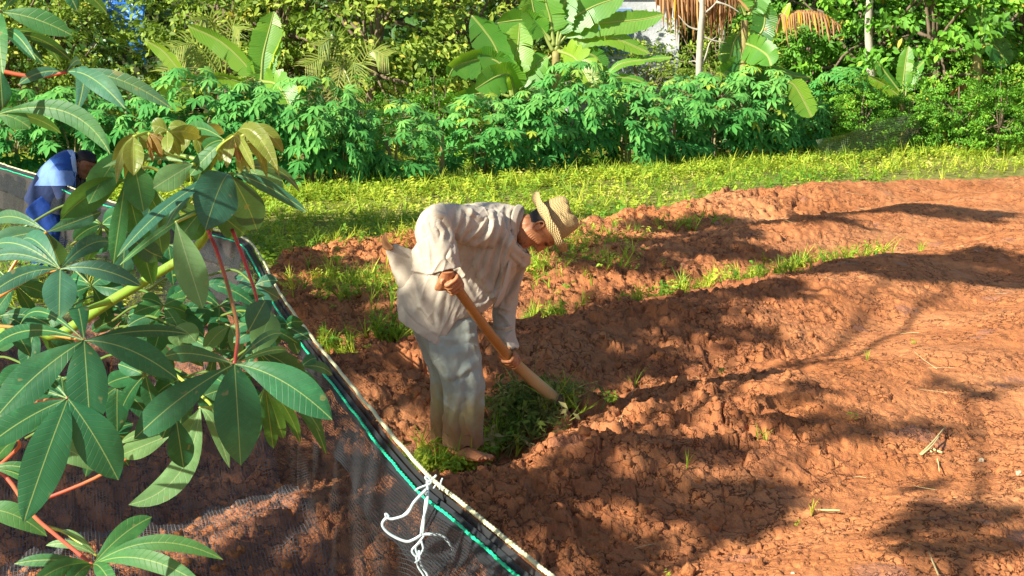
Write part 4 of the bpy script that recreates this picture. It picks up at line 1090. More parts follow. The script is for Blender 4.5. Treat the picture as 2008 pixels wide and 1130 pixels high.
M_P_RED = pet_mat("red_petiole", (.55, .05, .05), (.46, .20, .07)); M_P_ORG = pet_mat("orange_petiole", (.60, .22, .06), (.55, .36, .08)); M_P_GRN = pet_mat("green_petiole", (.34, .48, .06), (.50, .52, .10))
M_P_DK = pet_mat("dark_green_petiole", (.10, .22, .04), (.18, .22, .05)); M_ST_GRN = pet_mat("green_stem", (.20, .38, .04), (.34, .48, .07))

def near_lobe(mb, C, tip, wpx, Y, lift=.12, roll=0.0, vfold=.22, ctrl=None, rs=None, peak=.60, wav=.055):
    """C, tip 3D. ctrl: px offset of the bend (x,y,dY)"""
    C = np.asarray(C); tip = np.asarray(tip); d = tip - C; L = np.linalg.norm(d)
    view = nrm((C + tip) / 2 - CO); side = nrm(np.cross(d, view)); N = nrm(np.cross(side, d))
    if np.dot(N, view) > 0: N = -N
    if roll:
        c_, s_ = math.cos(roll), math.sin(roll); side, N = side * c_ + N * s_, N * c_ - side * s_
    up = np.array([0, 0, 1.0])
    M = (C + tip) / 2 + up * (lift * L) + N * (.05 * L)
    if ctrl is not None: M = (C + tip) / 2 + np.asarray(ctrl)
    ns = 15; t = np.linspace(0, 1, ns)[:, None]
    K = 2 * M - (C + tip) / 2
    Q = C * (1 - t) ** 2 + K * 2 * t * (1 - t) + tip * t ** 2
    T = np.gradient(Q, axis=0); T /= np.linalg.norm(T, axis=1, keepdims=True)
    S = side[None] - T * (T @ side)[:, None]; S /= np.linalg.norm(S, axis=1, keepdims=True); NN = np.cross(S, T)
    NN = np.where(((NN @ N) < 0)[:, None], -NN, NN)
    w = wpx / 2 / FPX * Y * 1.0
    tt = t[:, 0]; hw = w * lobe_profile(tt, peak); hw = np.maximum(hw, w * .05 * (1 - tt)); hw[-1] = w * .004
    cols = np.array([-1, -.66, -.33, 0, .33, .66, 1]); s = np.concatenate([[0], np.cumsum(np.linalg.norm(np.diff(Q, axis=0), axis=1))])
    ph = rs.uniform(0, 6.28, 2)
    Z = np.abs(cols)[None] * hw[:, None] * vfold + hw[:, None] * (cols[None] ** 2) * (-.18) + (wav * w) * np.abs(cols)[None] ** 2 * np.sin(tt[:, None] * 11 + ph[0] + cols[None] * 1.5)
    P3 = Q[:, None] + S[:, None] * (cols[None, :, None] * hw[:, None, None]) + NN[:, None] * Z[..., None]
    uv = np.stack([(cols[None] * hw[:, None]).ravel(), np.repeat(s, 7)], 1)
    F = grid_faces(ns, 7, False)
    # orient upper side towards N
    v0, v1, v2 = P3[5, 3], P3[5, 4], P3[6, 3]
    if np.dot(np.cross(v1 - v0, v2 - v0), N) > 0: F = F  # first quad order a,b,c,d -> (b-a)x(d-a)
    a_, b_, c_, d_ = P3[5, 3], P3[5, 4], P3[6, 4], P3[6, 3]
    if np.dot(np.cross(b_ - a_, d_ - a_), N) < 0: F = F[:, ::-1]
    mb.add(P3.reshape(-1, 3), F, float(rs.uniform(.2, .8)), uv)
PLANTS = {}
def plant(key, base, label, stems):
    b = np.array(base, float); b[2] = gz(b[0], b[1]); root = empty("cassava_plant", b); tag(root, label, "cassava plant", "cassava plants close to the camera"); PLANTS[key] = (root, b)
    for (pts, r, mat) in stems:
        W = [b - [0, 0, .03]] if pts[0] == 'base' else []
        W += [P(a, c_, Y_) for a, c_, Y_ in (pts[1:] if pts[0] == 'base' else pts)]
        V, F = tube(W, list(np.linspace(r[0], r[1], len(W))), 9, smooth=6)
        # leaf scars: small swellings
        mesh_obj("stem", V - b, F, mat, root)
_ls = 0
def near_leaf(key, c, Y, tips, mat=None, pet=None, pmat=None, pr=(.0028, .0038), lift=.12, label=None, flip=False):
    """c px of leaf centre; tips: (px,py,w[,dY[,opts]])"""
    global _ls; _ls += 1; rs = np.random.default_rng(900 + _ls); root, b = PLANTS[key]
    C = P(c[0], c[1], Y); mb = MB()
    for tp in tips:
        o = tp[4] if len(tp) > 4 else {}; dY = tp[3] if len(tp) > 3 else 0.0
        near_lobe(mb, C, P(tp[0], tp[1], Y + dY), tp[2], Y, rs=rs, **{**{'lift': lift}, **o})
    ob = mb.build("leaf", mat or M_L_DARK, root, origin=b)
    if label: ob['label'] = label
    if pet:
        W = [C] + [P(a, c_, Y_) for a, c_, Y_ in pet]
        V, F = tube(W, list(np.linspace(pr[0], pr[1], len(W))), 7, smooth=6); mesh_obj("petiole", V - b, F, pmat or M_P_RED, ob)
    return ob
A_, B_, C_, D_ = 'a', 'b', 'c', 'd'
plant(A_, (-1.75, 3.3, 0), "cassava plant with thick green stem and drooping bronze shoot tip, close to the camera", [
  (['base', (-60, 760, 3.0), (120, 655, 2.95), (219, 590, 2.9), (286, 550, 2.85), (380, 490, 2.8), (412, 440, 2.75), (425, 395, 2.72)], (.013, .008), M_ST_GRN),
  ([(412, 440, 2.75), (440, 370, 2.72), (400, 320, 2.72), (330, 300, 2.75)], (.008, .004), M_ST_GRN),
  ([(219, 590, 2.9), (185, 600, 2.85), (160, 610, 2.8)], (.008, .003), M_ST_GRN)])
plant(B_, (-1.5, 2.5, 0), "cassava plant at the left edge with dark palmate leaves in the lower left quarter", [
  (['base', (-180, 900, 2.6), (-60, 760, 2.6), (-30, 640, 2.65)], (.02, .014), M_ST_GRN)])
plant(C_, (-1.35, 2.1, 0), "cassava plant reaching in from the upper left corner of the photo", [
  (['base', (-260, 700, 2.2), (-220, 300, 2.2), (-180, 60, 2.2)], (.018, .010), M_ST_GRN)])
plant(D_, (-.95, 2.9, 0), "low cassava shoot at the bottom left, in front of the net", [
  (['base', (-40, 1180, 2.9), (-80, 1000, 2.75), (-120, 870, 2.7)], (.012, .008), M_ST_GRN)])
# --- plant A: shoot tip and hanging leaves
near_leaf(A_, (450, 340), 2.55, [
  (402, 452, 92, -.12, {'peak': .62, 'roll': -.25}), (602, 416, 34, -.05, {'lift': .1, 'roll': .7}), (590, 380, 18, .25, {'lift': .12}), (322, 452, 26, -.1, {'roll': .9}), (228, 506, 34, -.25, {'roll': .8, 'lift': .03}),
  (505, 455, 66, .15, {'lift': .05})], M_L_BLUE, [(440, 380, 2.68), (425, 420, 2.74)], M_P_GRN, label="broad bluish green leaf hanging below the bronze shoot tip")
near_leaf(A_, (246, 292), 2.75, [(174, 400, 56, -.08, {'roll': .2, 'lift': .04})], M_L_LIT, [(300, 290, 2.8), (380, 330, 2.75)], M_P_GRN)
near_leaf(A_, (246, 352), 2.72, [(118, 432, 60, -.05, {'roll': -.4, 'vfold': .5}), (222, 520, 34, -.05, {'lift': .0}), (300, 560, 50, .1, {'lift': -.02})], M_L_LIT, [(300, 330, 2.8), (400, 400, 2.75)], M_P_GRN)
near_leaf(A_, (262, 318), 2.62, [(282, 416, 60, -.06, {'lift': .03}), (318, 430, 30, .1, {'lift': .0})], M_L_LIT, [(330, 312, 2.7), (410, 350, 2.73)], M_P_GRN)
near_leaf(A_, (378, 322), 2.6, [(300, 370, 50, -.05, {'roll': .1, 'lift': .0}), (200, 330, 16, .1, {'lift': .05, 'roll': .6})], M_L_PALE, [(400, 330, 2.7)], M_P_GRN)
near_leaf(A_, (300, 385), 2.85, [(278, 470, 44, 0, {'lift': 0}), (318, 500, 44, .1, {'lift': 0}), (262, 440, 30, .1, {'lift': 0})], M_L_BLUE)
# young bronze leaves
near_leaf(A_, (262, 268), 2.6, [(262, 345, 40, -.05, {'lift': .04, 'vfold': .6}), (228, 362, 24, -.02, {'lift': .12, 'roll': .9}), (282, 325, 20, .05, {'roll': .8, 'lift': .1}), (240, 330, 22, .05, {'lift': .15})], M_L_YOUNG, [(300, 262, 2.65), (340, 300, 2.7)], M_P_GRN, label="drooping yellow green young leaf")
near_leaf(A_, (292, 262), 2.62, [(318, 310, 22, 0, {'lift': .12, 'roll': .6}), (300, 318, 18, 0, {'roll': 1.0}), (330, 292, 16, 0)], M_L_BRONZE, [(330, 290, 2.68)], M_P_GRN, label="small crumpled bronze leaf")
near_leaf(A_, (330, 258), 2.62, [(296, 248, 34, 0), (330, 300, 26, -.04, {'lift': .05, 'roll': .5}), (352, 306, 20, .02, {'lift': .1}), (362, 285, 18, .02, {'lift': .1}), (396, 268, 30, .05, {'lift': .06}), (300, 280, 16, .03)], M_L_YOUNG, [(318, 300, 2.68), (312, 320, 2.72)], M_P_GRN)
near_leaf(A_, (458, 268), 2.5, [(545, 335, 36, -.06, {'lift': .3, 'vfold': .5}), (538, 318, 30, .04, {'lift': .35}), (500, 338, 22, -.05, {'lift': .2, 'roll': .6}), (492, 342, 16, .03, {'lift': .15, 'roll': 1.0}), (445, 330, 24, -.04, {'lift': .1, 'roll': .5}), (430, 318, 22, .03, {'lift': .05}), (520, 300, 26, .1, {'lift': .25})], M_L_YOUNG, [(430, 290, 2.6), (410, 330, 2.7)], M_P_GRN, label="olive bronze young leaf drooping at the shoot tip")
near_leaf(A_, (480, 264), 2.54, [(556, 300, 30, 0, {'lift': .3}), (548, 345, 26, -.03, {'lift': .32, 'roll': .4}), (524, 350, 22, .02, {'lift': .25, 'roll': -.3}), (515, 322, 26, -.06, {'lift': .2, 'roll': .5}), (470, 345, 22, 0, {'lift': .1, 'roll': .3}), (440, 296, 24, .05, {'lift': .1})], M_L_YOUNG, [(440, 290, 2.6), (412, 330, 2.7)], M_P_GRN, label="second olive young leaf folded over the shoot tip")
near_leaf(A_, (268, 262), 2.66, [(245, 352, 24, 0, {'lift': .1, 'roll': -.5}), (272, 350, 22, .03, {'roll': .4, 'lift': .06}), (222, 330, 22, .05, {'lift': .14}), (300, 300, 20, 0, {'lift': .1}), (252, 318, 20, -.05, {'roll': .8})], M_L_YOUNG, [(320, 275, 2.7)], M_P_GRN)
near_leaf(A_, (380, 262), 2.7, [(330, 250, 26, 0), (425, 275, 30, 0, {'lift': .1}), (350, 300, 26, 0, {'roll': .5}), (400, 310, 24, 0), (440, 262, 24, .05)], M_L_YOUNG, [(390, 300, 2.7)], M_P_GRN)
near_leaf(A_, (462, 278), 2.52, [(470, 318, 18, 0, {'roll': .6}), (488, 322, 14, 0, {'roll': .9})], M_L_BRONZE, label="bronze leaflets inside the shoot tip")
near_leaf(A_, (440, 275), 2.62, [(372, 345, 34, 0, {'roll': .5, 'lift': .0}), (395, 300, 26, .05, {'lift': .1}), (360, 265, 30, .1, {'lift': .12}), (380, 380, 26, .1)], M_L_LIT, [(420, 320, 2.7)], M_P_GRN)
near_leaf(A_, (470, 330), 2.72, [(555, 372, 52, 0, {'lift': .05}), (540, 345, 30, .1)], M_L_PALE)
near_leaf(A_, (345, 436), 2.55, [(398, 606, 62, -.05, {'lift': .02, 'roll': .15})], M_L_PALE, [(380, 420, 2.65), (412, 410, 2.74)], M_P_GRN, label="long pale leaflet hanging beside the green stem")
near_leaf(A_, (408, 400), 2.66, [(345, 480, 44, 0, {'roll': .5, 'lift': 0}), (372, 470, 40, .1, {'lift': 0}), (480, 460, 60, .2, {'lift': .0}), (235, 520, 22, .0, {'lift': .0, 'roll': .8})], M_L_LIT)
near_leaf(A_, (246, 455), 2.7, [(240, 545, 40, 0, {'lift': .0}), (318, 504, 44, .05, {'lift': -.08}), (215, 470, 24, 0)], M_L_BLUE)
# L1: big bright leaf at the end of the long red petiole
near_leaf(A_, (460, 714), 2.35, [
  (472, 913, 94, -.05, {'lift': .03, 'peak': .52}), (652, 824, 76, -.05, {'lift': .08, 'roll': -.2, 'peak': .62}), (262, 862, 66, -.05, {'lift': .04, 'roll': .15, 'peak': .66}), (322, 700, 36, .15, {'lift': .05}), (552, 655, 20, .2, {'lift': .06}), (566, 688, 16, .2, {'lift': .04})],
  M_L_DARK, [(466, 650, 2.45), (452, 580, 2.55), (428, 500, 2.65), (408, 452, 2.74)], M_P_RED, (.0034, .0040), label="largest leaf, hanging from a long red petiole")
near_leaf(A_, (498, 705), 2.7, [(532, 612, 62, .1, {'lift': 0})], M_L_PALE)
near_leaf(A_, (486, 652), 2.6, [(520, 590, 50, 0, {'lift': 0})], M_L_BLUE, [(505, 600, 2.65), (482, 520, 2.7), (455, 450, 2.74)], M_P_RED, label="small bluish leaflet by the net edge")
near_leaf(A_, (520, 758), 2.6, [(474, 890, 44, .05, {'lift': 0}), (536, 880, 30, .1, {'lift': 0}), (640, 892, 36, .1, {'lift': .25}), (628, 846, 30, .0, {'lift': .2}), (556, 860, 30, .15, {'lift': 0}), (590, 870, 26, .15, {'lift': .1})], M_L_LIT)
near_leaf(A_, (505, 690), 2.62, [(545, 760, 50, .1, {'lift': .05}), (600, 760, 50, .1, {'lift': .1}), (610, 830, 30, .1, {'lift': .1})], M_L_DARK)
near_leaf(A_, (392, 800), 2.6, [(252, 990, 54, -.1, {'ctrl': (.025, .0, -.035), 'peak': .55, 'roll': .2}), (345, 905, 50, .0, {'lift': .0}), (450, 918, 28, 0, {'lift': .2})], M_L_PALE, [(410, 790, 2.7), (300, 700, 2.9)], M_P_GRN)
near_leaf(A_, (345, 818), 2.5, [(360, 918, 54, 0, {'lift': 0}), (318, 860, 34, 0)], M_L_DARK)
near_leaf(A_, (340, 850), 2.62, [(232, 895, 44, 0, {'lift': .0}), (236, 870, 20, 0)], M_L_PALE, [(300, 868, 2.62), (255, 895, 2.64), (160, 950, 2.7), (-80, 1040, 2.75)], M_P_RED)
# filler leaves behind, shaded part of plant A
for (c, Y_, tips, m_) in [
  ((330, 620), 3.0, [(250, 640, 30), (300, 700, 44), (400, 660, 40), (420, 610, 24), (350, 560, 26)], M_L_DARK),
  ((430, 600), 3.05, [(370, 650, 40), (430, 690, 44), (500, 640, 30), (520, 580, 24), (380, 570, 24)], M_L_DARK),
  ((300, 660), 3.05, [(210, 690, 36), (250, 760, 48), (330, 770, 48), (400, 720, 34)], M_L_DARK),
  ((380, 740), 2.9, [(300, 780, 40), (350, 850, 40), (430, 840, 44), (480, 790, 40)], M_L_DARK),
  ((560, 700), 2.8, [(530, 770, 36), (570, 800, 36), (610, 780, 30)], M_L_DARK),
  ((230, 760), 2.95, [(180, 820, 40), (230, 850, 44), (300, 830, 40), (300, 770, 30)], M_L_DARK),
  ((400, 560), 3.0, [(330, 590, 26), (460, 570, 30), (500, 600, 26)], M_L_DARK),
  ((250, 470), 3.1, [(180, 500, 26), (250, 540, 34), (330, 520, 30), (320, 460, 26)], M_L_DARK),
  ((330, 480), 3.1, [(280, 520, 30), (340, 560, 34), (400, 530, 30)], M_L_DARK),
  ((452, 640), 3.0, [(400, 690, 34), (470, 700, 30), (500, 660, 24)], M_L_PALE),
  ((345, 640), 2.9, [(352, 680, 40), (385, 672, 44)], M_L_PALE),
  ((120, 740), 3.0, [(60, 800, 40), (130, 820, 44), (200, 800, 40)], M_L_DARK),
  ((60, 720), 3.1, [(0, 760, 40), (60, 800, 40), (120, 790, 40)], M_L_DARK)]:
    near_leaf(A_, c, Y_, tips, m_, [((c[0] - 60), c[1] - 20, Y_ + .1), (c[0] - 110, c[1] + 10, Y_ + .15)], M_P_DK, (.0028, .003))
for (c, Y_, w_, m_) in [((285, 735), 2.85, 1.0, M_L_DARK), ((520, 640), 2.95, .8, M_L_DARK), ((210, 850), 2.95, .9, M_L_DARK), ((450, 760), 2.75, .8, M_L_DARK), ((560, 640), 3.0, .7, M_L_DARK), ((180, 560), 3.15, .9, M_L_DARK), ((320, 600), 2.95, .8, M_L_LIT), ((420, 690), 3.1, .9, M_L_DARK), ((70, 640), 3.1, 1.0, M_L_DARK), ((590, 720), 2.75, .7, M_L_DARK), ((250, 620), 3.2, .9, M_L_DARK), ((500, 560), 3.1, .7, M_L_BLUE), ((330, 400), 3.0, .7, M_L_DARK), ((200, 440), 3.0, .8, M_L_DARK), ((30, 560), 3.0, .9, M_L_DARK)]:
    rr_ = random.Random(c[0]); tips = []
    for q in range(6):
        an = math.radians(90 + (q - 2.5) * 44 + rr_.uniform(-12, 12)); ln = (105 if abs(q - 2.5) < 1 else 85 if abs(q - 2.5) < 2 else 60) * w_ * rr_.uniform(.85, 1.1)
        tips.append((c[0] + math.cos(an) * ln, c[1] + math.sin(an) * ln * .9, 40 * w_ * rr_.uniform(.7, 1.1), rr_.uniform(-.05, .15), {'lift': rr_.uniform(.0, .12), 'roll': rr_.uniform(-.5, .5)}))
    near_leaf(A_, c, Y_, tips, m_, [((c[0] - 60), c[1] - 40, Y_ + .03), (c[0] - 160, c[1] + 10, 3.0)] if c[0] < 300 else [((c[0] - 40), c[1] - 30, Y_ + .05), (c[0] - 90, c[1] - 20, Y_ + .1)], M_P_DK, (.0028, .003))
# --- plant B: dark palmate leaves at the left
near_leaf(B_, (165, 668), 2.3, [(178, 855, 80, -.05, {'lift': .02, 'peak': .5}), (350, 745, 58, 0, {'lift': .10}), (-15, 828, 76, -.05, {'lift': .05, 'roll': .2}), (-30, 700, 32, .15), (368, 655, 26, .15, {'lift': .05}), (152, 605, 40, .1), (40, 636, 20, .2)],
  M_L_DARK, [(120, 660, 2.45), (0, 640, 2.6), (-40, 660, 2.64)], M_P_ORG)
near_leaf(B_, (118, 528), 2.5, [(116, 626, 66, -.05, {'lift': .02, 'peak': .5}), (278, 562, 36, 0, {'lift': .10}), (214, 474, 36, .1), (44, 470, 46, .1), (-20, 486, 26, .1), (-30, 512, 26, .05), (-30, 588, 34, -.02)],
  M_L_BLUE, [(60, 545, 2.6), (-30, 600, 2.66)], M_P_ORG)
near_leaf(B_, (133, 782), 2.25, [(46, 1026, 84, -.08, {'lift': .02, 'peak': .52}), (232, 942, 88, .0, {'lift': .06}), (-30, 880, 56, 0, {'lift': .05}), (-40, 800, 30, .1), (60, 742, 26, .1)],
  M_L_DARK, [(60, 790, 2.4), (-50, 820, 2.55)], M_P_RED)
near_leaf(B_, (92, 455), 2.7, [(-20, 480, 40, 0, {'lift': .05}), (-20, 440, 28, .1), (200, 415, 34, 0, {'lift': .02, 'roll': .4}), (118, 520, 44, .1, {'lift': 0})], M_L_BLUE, [(40, 500, 2.7), (-30, 620, 2.66)], M_P_ORG)
near_leaf(B_, (36, 862), 2.5, [(60, 800, 24), (-10, 905, 30), (80, 830, 20), (-10, 870, 18)], M_L_LIT, [(34, 880, 2.52), (-20, 930, 2.55)], M_P_RED)
near_leaf(B_, (100, 880), 2.75, [(192, 925, 52, 0, {'lift': .15, 'peak': .4})], M_L_PALE)
near_leaf(B_, (-20, 920), 2.5, [(90, 935, 22), (80, 960, 20)], M_L_LIT)
near_leaf(B_, (-30, 1000), 2.6, [(92, 1052, 48, 0, {'lift': .12, 'peak': .45})], M_L_LIT)
near_leaf(B_, (0, 620), 2.7, [(70, 660, 40), (100, 640, 30), (60, 700, 36)], M_L_DARK)
# --- plant C: leaves coming down from the upper left corner
near_leaf(C_, (2, 24), 2.3, [(142, 70, 44, 0, {'lift': .06}), (82, -22, 30, .1), (6, 150, 34, -.1, {'lift': .1, 'roll': .5}), (-40, 60, 40)], M_L_LIT, [(-60, 20, 2.25)], M_P_ORG)
near_leaf(C_, (6, 68), 2.3, [(88, 128, 26, 0, {'lift': .12, 'roll': .5}), (140, 120, 24, .1, {'lift': .14, 'roll': .4}), (70, 118, 20, -.1), (120, 130, 20, .15, {'lift': .18})], M_L_DARK, [(-60, 60, 2.25)], M_P_ORG)
near_leaf(C_, (130, 142), 2.25, [(36, 166, 22, 0, {'lift': .12}), (150, 222, 30, -.05, {'ctrl': (.02, 0, .03)}), (338, 214, 32, 0, {'lift': .10}), (246, 214, 40, -.1, {'lift': .08, 'roll': -.3}), (160, 130, 18, .1)], M_L_BLUE, [(60, 150, 2.25), (-60, 125, 2.25)], M_P_RED)
near_leaf(C_, (-10, 226), 2.2, [(216, 302, 42, -.05, {'ctrl': (.02, 0, .035)}), (120, 262, 24, .1, {'lift': .1}), (60, 252, 40, 0)], M_L_LIT, [(-80, 200, 2.2)], M_P_ORG)
near_leaf(C_, (0, 135), 2.15, [(5, 212, 36, 0, {'lift': 0}), (-30, 230, 36)], M_L_DARK)
near_leaf(C_, (120, -30), 2.3, [(152, 22, 26), (210, 28, 24, .1, {'lift': .1}), (90, -10, 26)], M_L_DARK)
# --- plant D: low shoot at the bottom
near_leaf(D_, (182, 1108), 2.4, [(298, 1014, 44, .05, {'lift': .08}), (438, 1098, 34, 0, {'lift': .16}), (400, 1150, 40, -.1, {'lift': .12}), (28, 1106, 26, 0, {'lift': .06}), (60, 1150, 34, -.1), (230, 1170, 34, -.1), (120, 1172, 34, -.1)],
  M_L_LIT, [(110, 1050, 2.5), (60, 1005, 2.6), (0, 925, 2.7), (-120, 870, 2.7)], M_P_RED, (.0036, .005))
near_leaf(D_, (190, 1090), 2.6, [(90, 1070, 18), (120, 1040, 14), (250, 1060, 18), (270, 1080, 14)], M_L_PALE, [(150, 1060, 2.62), (100, 1035, 2.66), (-80, 1000, 2.75)], M_P_GRN)
# ------------------------------------------------------------------ people
def skin_mat(name, col, dark):
    k = NT(name); p = k.obj(); c = k.mix(k.noise(p, 18, 4), dark, col)
    # creases: fine darker lines
    cr = k.maprange(k.noise(p, 60, 3, .6), .52, .60, 0, .35); c = k.mix(cr, c, tuple(x * .55 for x in dark))
    s = pbr(k, c, .48, k.bump(k.noise(p, 120, 4), .35, .004), .4, Subsurface_Weight=.06); return k.done(s)
M_SKIN = skin_mat("weathered_brown_skin", (.56, .25, .11), (.42, .16, .065))
M_SKIN2 = skin_mat("dark_brown_skin", (.27, .125, .07), (.16, .07, .04))
def cloth_mat(name, build, rough=.85, weave=900):
    k = NT(name); c = build(k); p = k.obj()
    h = k.math('ADD', k.math('MULTIPLY', k.noise(p, 320, 3), .15), k.noise(p, 22, 4, .6)); 
    return k.done(pbr(k, c, rough, k.bump(h, .35, .008), .15, Sheen_Weight=.15))
M_SHIRT = cloth_mat("cream_cotton", lambda k: k.mix(k.math('MULTIPLY', k.maprange(k.noise(k.obj(), 4, 4), .5, .75), .4), (.52, .455, .355), (.42, .365, .27)))
def _trs(k):
    z = k.n("ShaderNodeSeparateXYZ", None, i0=k.pos()).outputs[2]
    nz = k.noise(k.obj(), 9, 5, .6)
    m = k.math('SUBTRACT', k.math('ADD', k.maprange(z, .42, .10), k.math('MULTIPLY', nz, 1.1)), .64)
    base = k.mix(k.noise(k.obj(), 5, 3), (.34, .39, .35), (.42, .46, .39))
    c = k.mix(k.maprange(m, .0, .28, 0, .85), base, (.40, .31, .12)); c = k.mix(k.maprange(m, .35, .7, 0, .8), c, (.36, .17, .07)); return c
M_TROUSER = cloth_mat("muddy_grey_trousers", _trs)
M_HAIR = simple("dark_greying_hair", (.035, .032, .033), .55, .4, 80, .5)

def head_mesh(C, u, f, R=1.0, yaw=0.0):
    """C centre, u crown direction, f face direction -> V,F list parts"""
    u = nrm(u); f = nrm(np.asarray(f) - u * np.dot(f, u)); s = np.cross(u, f)
    nu, na = 72, 72
    hz = np.linspace(-.125, .112, nu); a = np.linspace(0, 2 * np.pi, na, endpoint=False)
    front = np.interp(hz, [-.125, -.118, -.105, -.085, -.06, -.03, 0, .03, .055, .08, .10, .112], [.035, .060, .078, .078, .070, .078, .085, .090, .088, .072, .043, .0])
    back = np.interp(hz, [-.125, -.118, -.105, -.085, -.06, -.03, 0, .03, .055, .08, .10, .112], [-.005, .0, .012, .030, .058, .084, .096, .100, .095, .075, .045, .0])
    wid = np.interp(hz, [-.125, -.118, -.105, -.085, -.06, -.03, 0, .03, .055, .08, .10, .112], [.020, .034, .046, .056, .063, .068, .072, .074, .072, .060, .038, .0])
    V = np.zeros((nu, na, 3))
    ca, sa = np.cos(a), np.sin(a)
    for i, h in enumerate(hz):
        x = np.where(ca >= 0, front[i] * np.abs(ca) ** .9, -back[i] * np.abs(ca)); y = wid[i] * np.sign(sa) * np.abs(sa) ** .92
        g = lambda y0, z0, sy, sz: np.exp(-((y - y0) / sy) ** 2 - ((h - z0) / sz) ** 2) * (ca > 0)
        # nose: bridge to tip
        if -.052 < h < .030:
            pr = np.interp(h, [-.052, -.044, -.034, -.018, .0, .02, .03], [0, .020, .038, .030, .017, .006, 0]); x = x + pr * np.exp(-(y / np.interp(h, [-.05, -.035, .0, .02], [.016, .014, .009, .009])) ** 2) * (ca > 0)
        for sd in (-1, 1):
            x = x + .006 * g(sd * .016, -.042, .008, .008)          # nostril wings
            x = x - .014 * g(sd * .031, .010, .016, .013)           # sockets
            x = x + .007 * g(sd * .031, .009, .010, .007)           # eyeballs / lids
            x = x + .007 * g(sd * .030, .032, .020, .008)           # brow
            x = x + .006 * g(sd * .046, -.018, .016, .016)          # cheekbone
            x = x - .006 * g(sd * .042, -.055, .014, .02)           # hollow cheek
            x = x - .003 * g(sd * .028, -.052, .005, .018)          # fold by the mouth
        x = x + .007 * g(0, -.064, .024, .005) + .007 * g(0, -.078, .020, .006) - .007 * g(0, -.0705, .026, .0028) - .004 * g(0, -.090, .02, .006) + .008 * g(0, -.106, .018, .012)
        V[i] = np.stack([x, y, np.full(na, h)], 1)
    V = V.reshape(-1, 3) * R
    M = np.stack([f, s, u]); V, F2 = ring_cap(nu, na, V); W = V @ M + C; F = np.vstack([grid_faces(nu, na), F2])
    parts = [(W, F)]
    for sd in (-1, 1):                                              # ears
        base = np.array([-.008, sd * .070, -.012])
        e = []
        for t in np.linspace(0, 2 * np.pi, 15):
            e.append(base + np.array([-.012 + .017 * math.cos(t) - .006 * math.sin(t), sd * (.010 + .004 * math.cos(t + 2)), .032 * math.sin(t) * (1 if math.sin(t) > 0 else .95)]))
        Ve, Fe = tube(np.array(e) * R, .0048 * R, 7); parts.append((Ve @ M + C, Fe))
        lob = [base + [-.004, sd * .006, -.026], base + [-.006, sd * .009, -.034]]; Ve, Fe = tube(np.array(lob) * R, [.007 * R, .005 * R], 7); parts.append((Ve @ M + C, Fe))
        inner = [base + [-.006, sd * .002, -.02], base + [-.012, sd * .006, .012]]; Ve, Fe = tube(np.array(inner) * R, [.011 * R, .013 * R], 8, r2=[.004 * R, .004 * R], up=f); parts.append((Ve @ M + C, Fe))
    return parts, (f, s, u)

def grip_hand(O, ax, palm, wrist, r, sgn=1, size=1.0, start=15, end=235):
    """hand closed round a bar through O along ax; palm = unit direction from bar to palm; knuckles run along ax"""
    ax = nrm(ax); e1 = nrm(palm - ax * np.dot(palm, ax)); e2 = np.cross(ax, e1) * sgn
    parts = []; fr = .0092 * size; knucks = []
    lens = [235, 250, 240, 215]
    for i in range(4):
        off = (i - 1.5) * .0205 * size; rad = [.0092, .0096, .0092, .0082][i] * size; R_ = r + rad * .85
        ang = np.radians(np.linspace(-30, lens[i] + (end - 235) - 25, 9)); C = []
        for j, q in enumerate(ang):
            bulge = 1 + .18 * (j in (2, 5)) ; C.append(O + ax * (off + .002 * math.sin(j)) + (e1 * math.cos(q) + e2 * math.sin(q)) * (R_ * bulge + (.010 * size if j < 1 else 0)))
        rr = np.array([1.08, 1.12, 1.14, 1.0, .97, 1.05, .95, .9, .7]) * rad
        V, F = tube(C, rr, 8, smooth=2); parts.append((V, F)); knucks.append(C[0])
    # palm / back of hand: flattened block from knuckles to the wrist
    kc = np.mean(knucks, 0); pw = np.asarray(wrist)
    c1 = O + e1 * (r + .016 * size) + e2 * (-.012 * size); back = c1 + (pw - c1) * .45
    V, F = tube([kc + e2 * .006, c1 * .6 + kc * .4, back, pw], [.040 * size, .043 * size, .036 * size, .027 * size], 12, r2=[.014 * size, .018 * size, .020 * size, .021 * size], up=ax, smooth=4); parts.append((V, F))
    # thumb leaves the side of the palm near the base and closes the other way
    t0 = c1 - ax * .036 * size; TH = [back * .5 + t0 * .5 - ax * .012 * size]
    for q, o_ in ((10, -.044), (-30, -.046), (-70, -.042), (-105, -.036)):
        qq = math.radians(q); TH.append(O + ax * o_ * size + (e1 * math.cos(qq) + e2 * math.sin(qq)) * (r + .012 * size))
    V, F = tube(TH, np.array([.016, .0145, .0115, .0115, .008]) * size, 8, smooth=3); parts.append((V, F))
    return parts

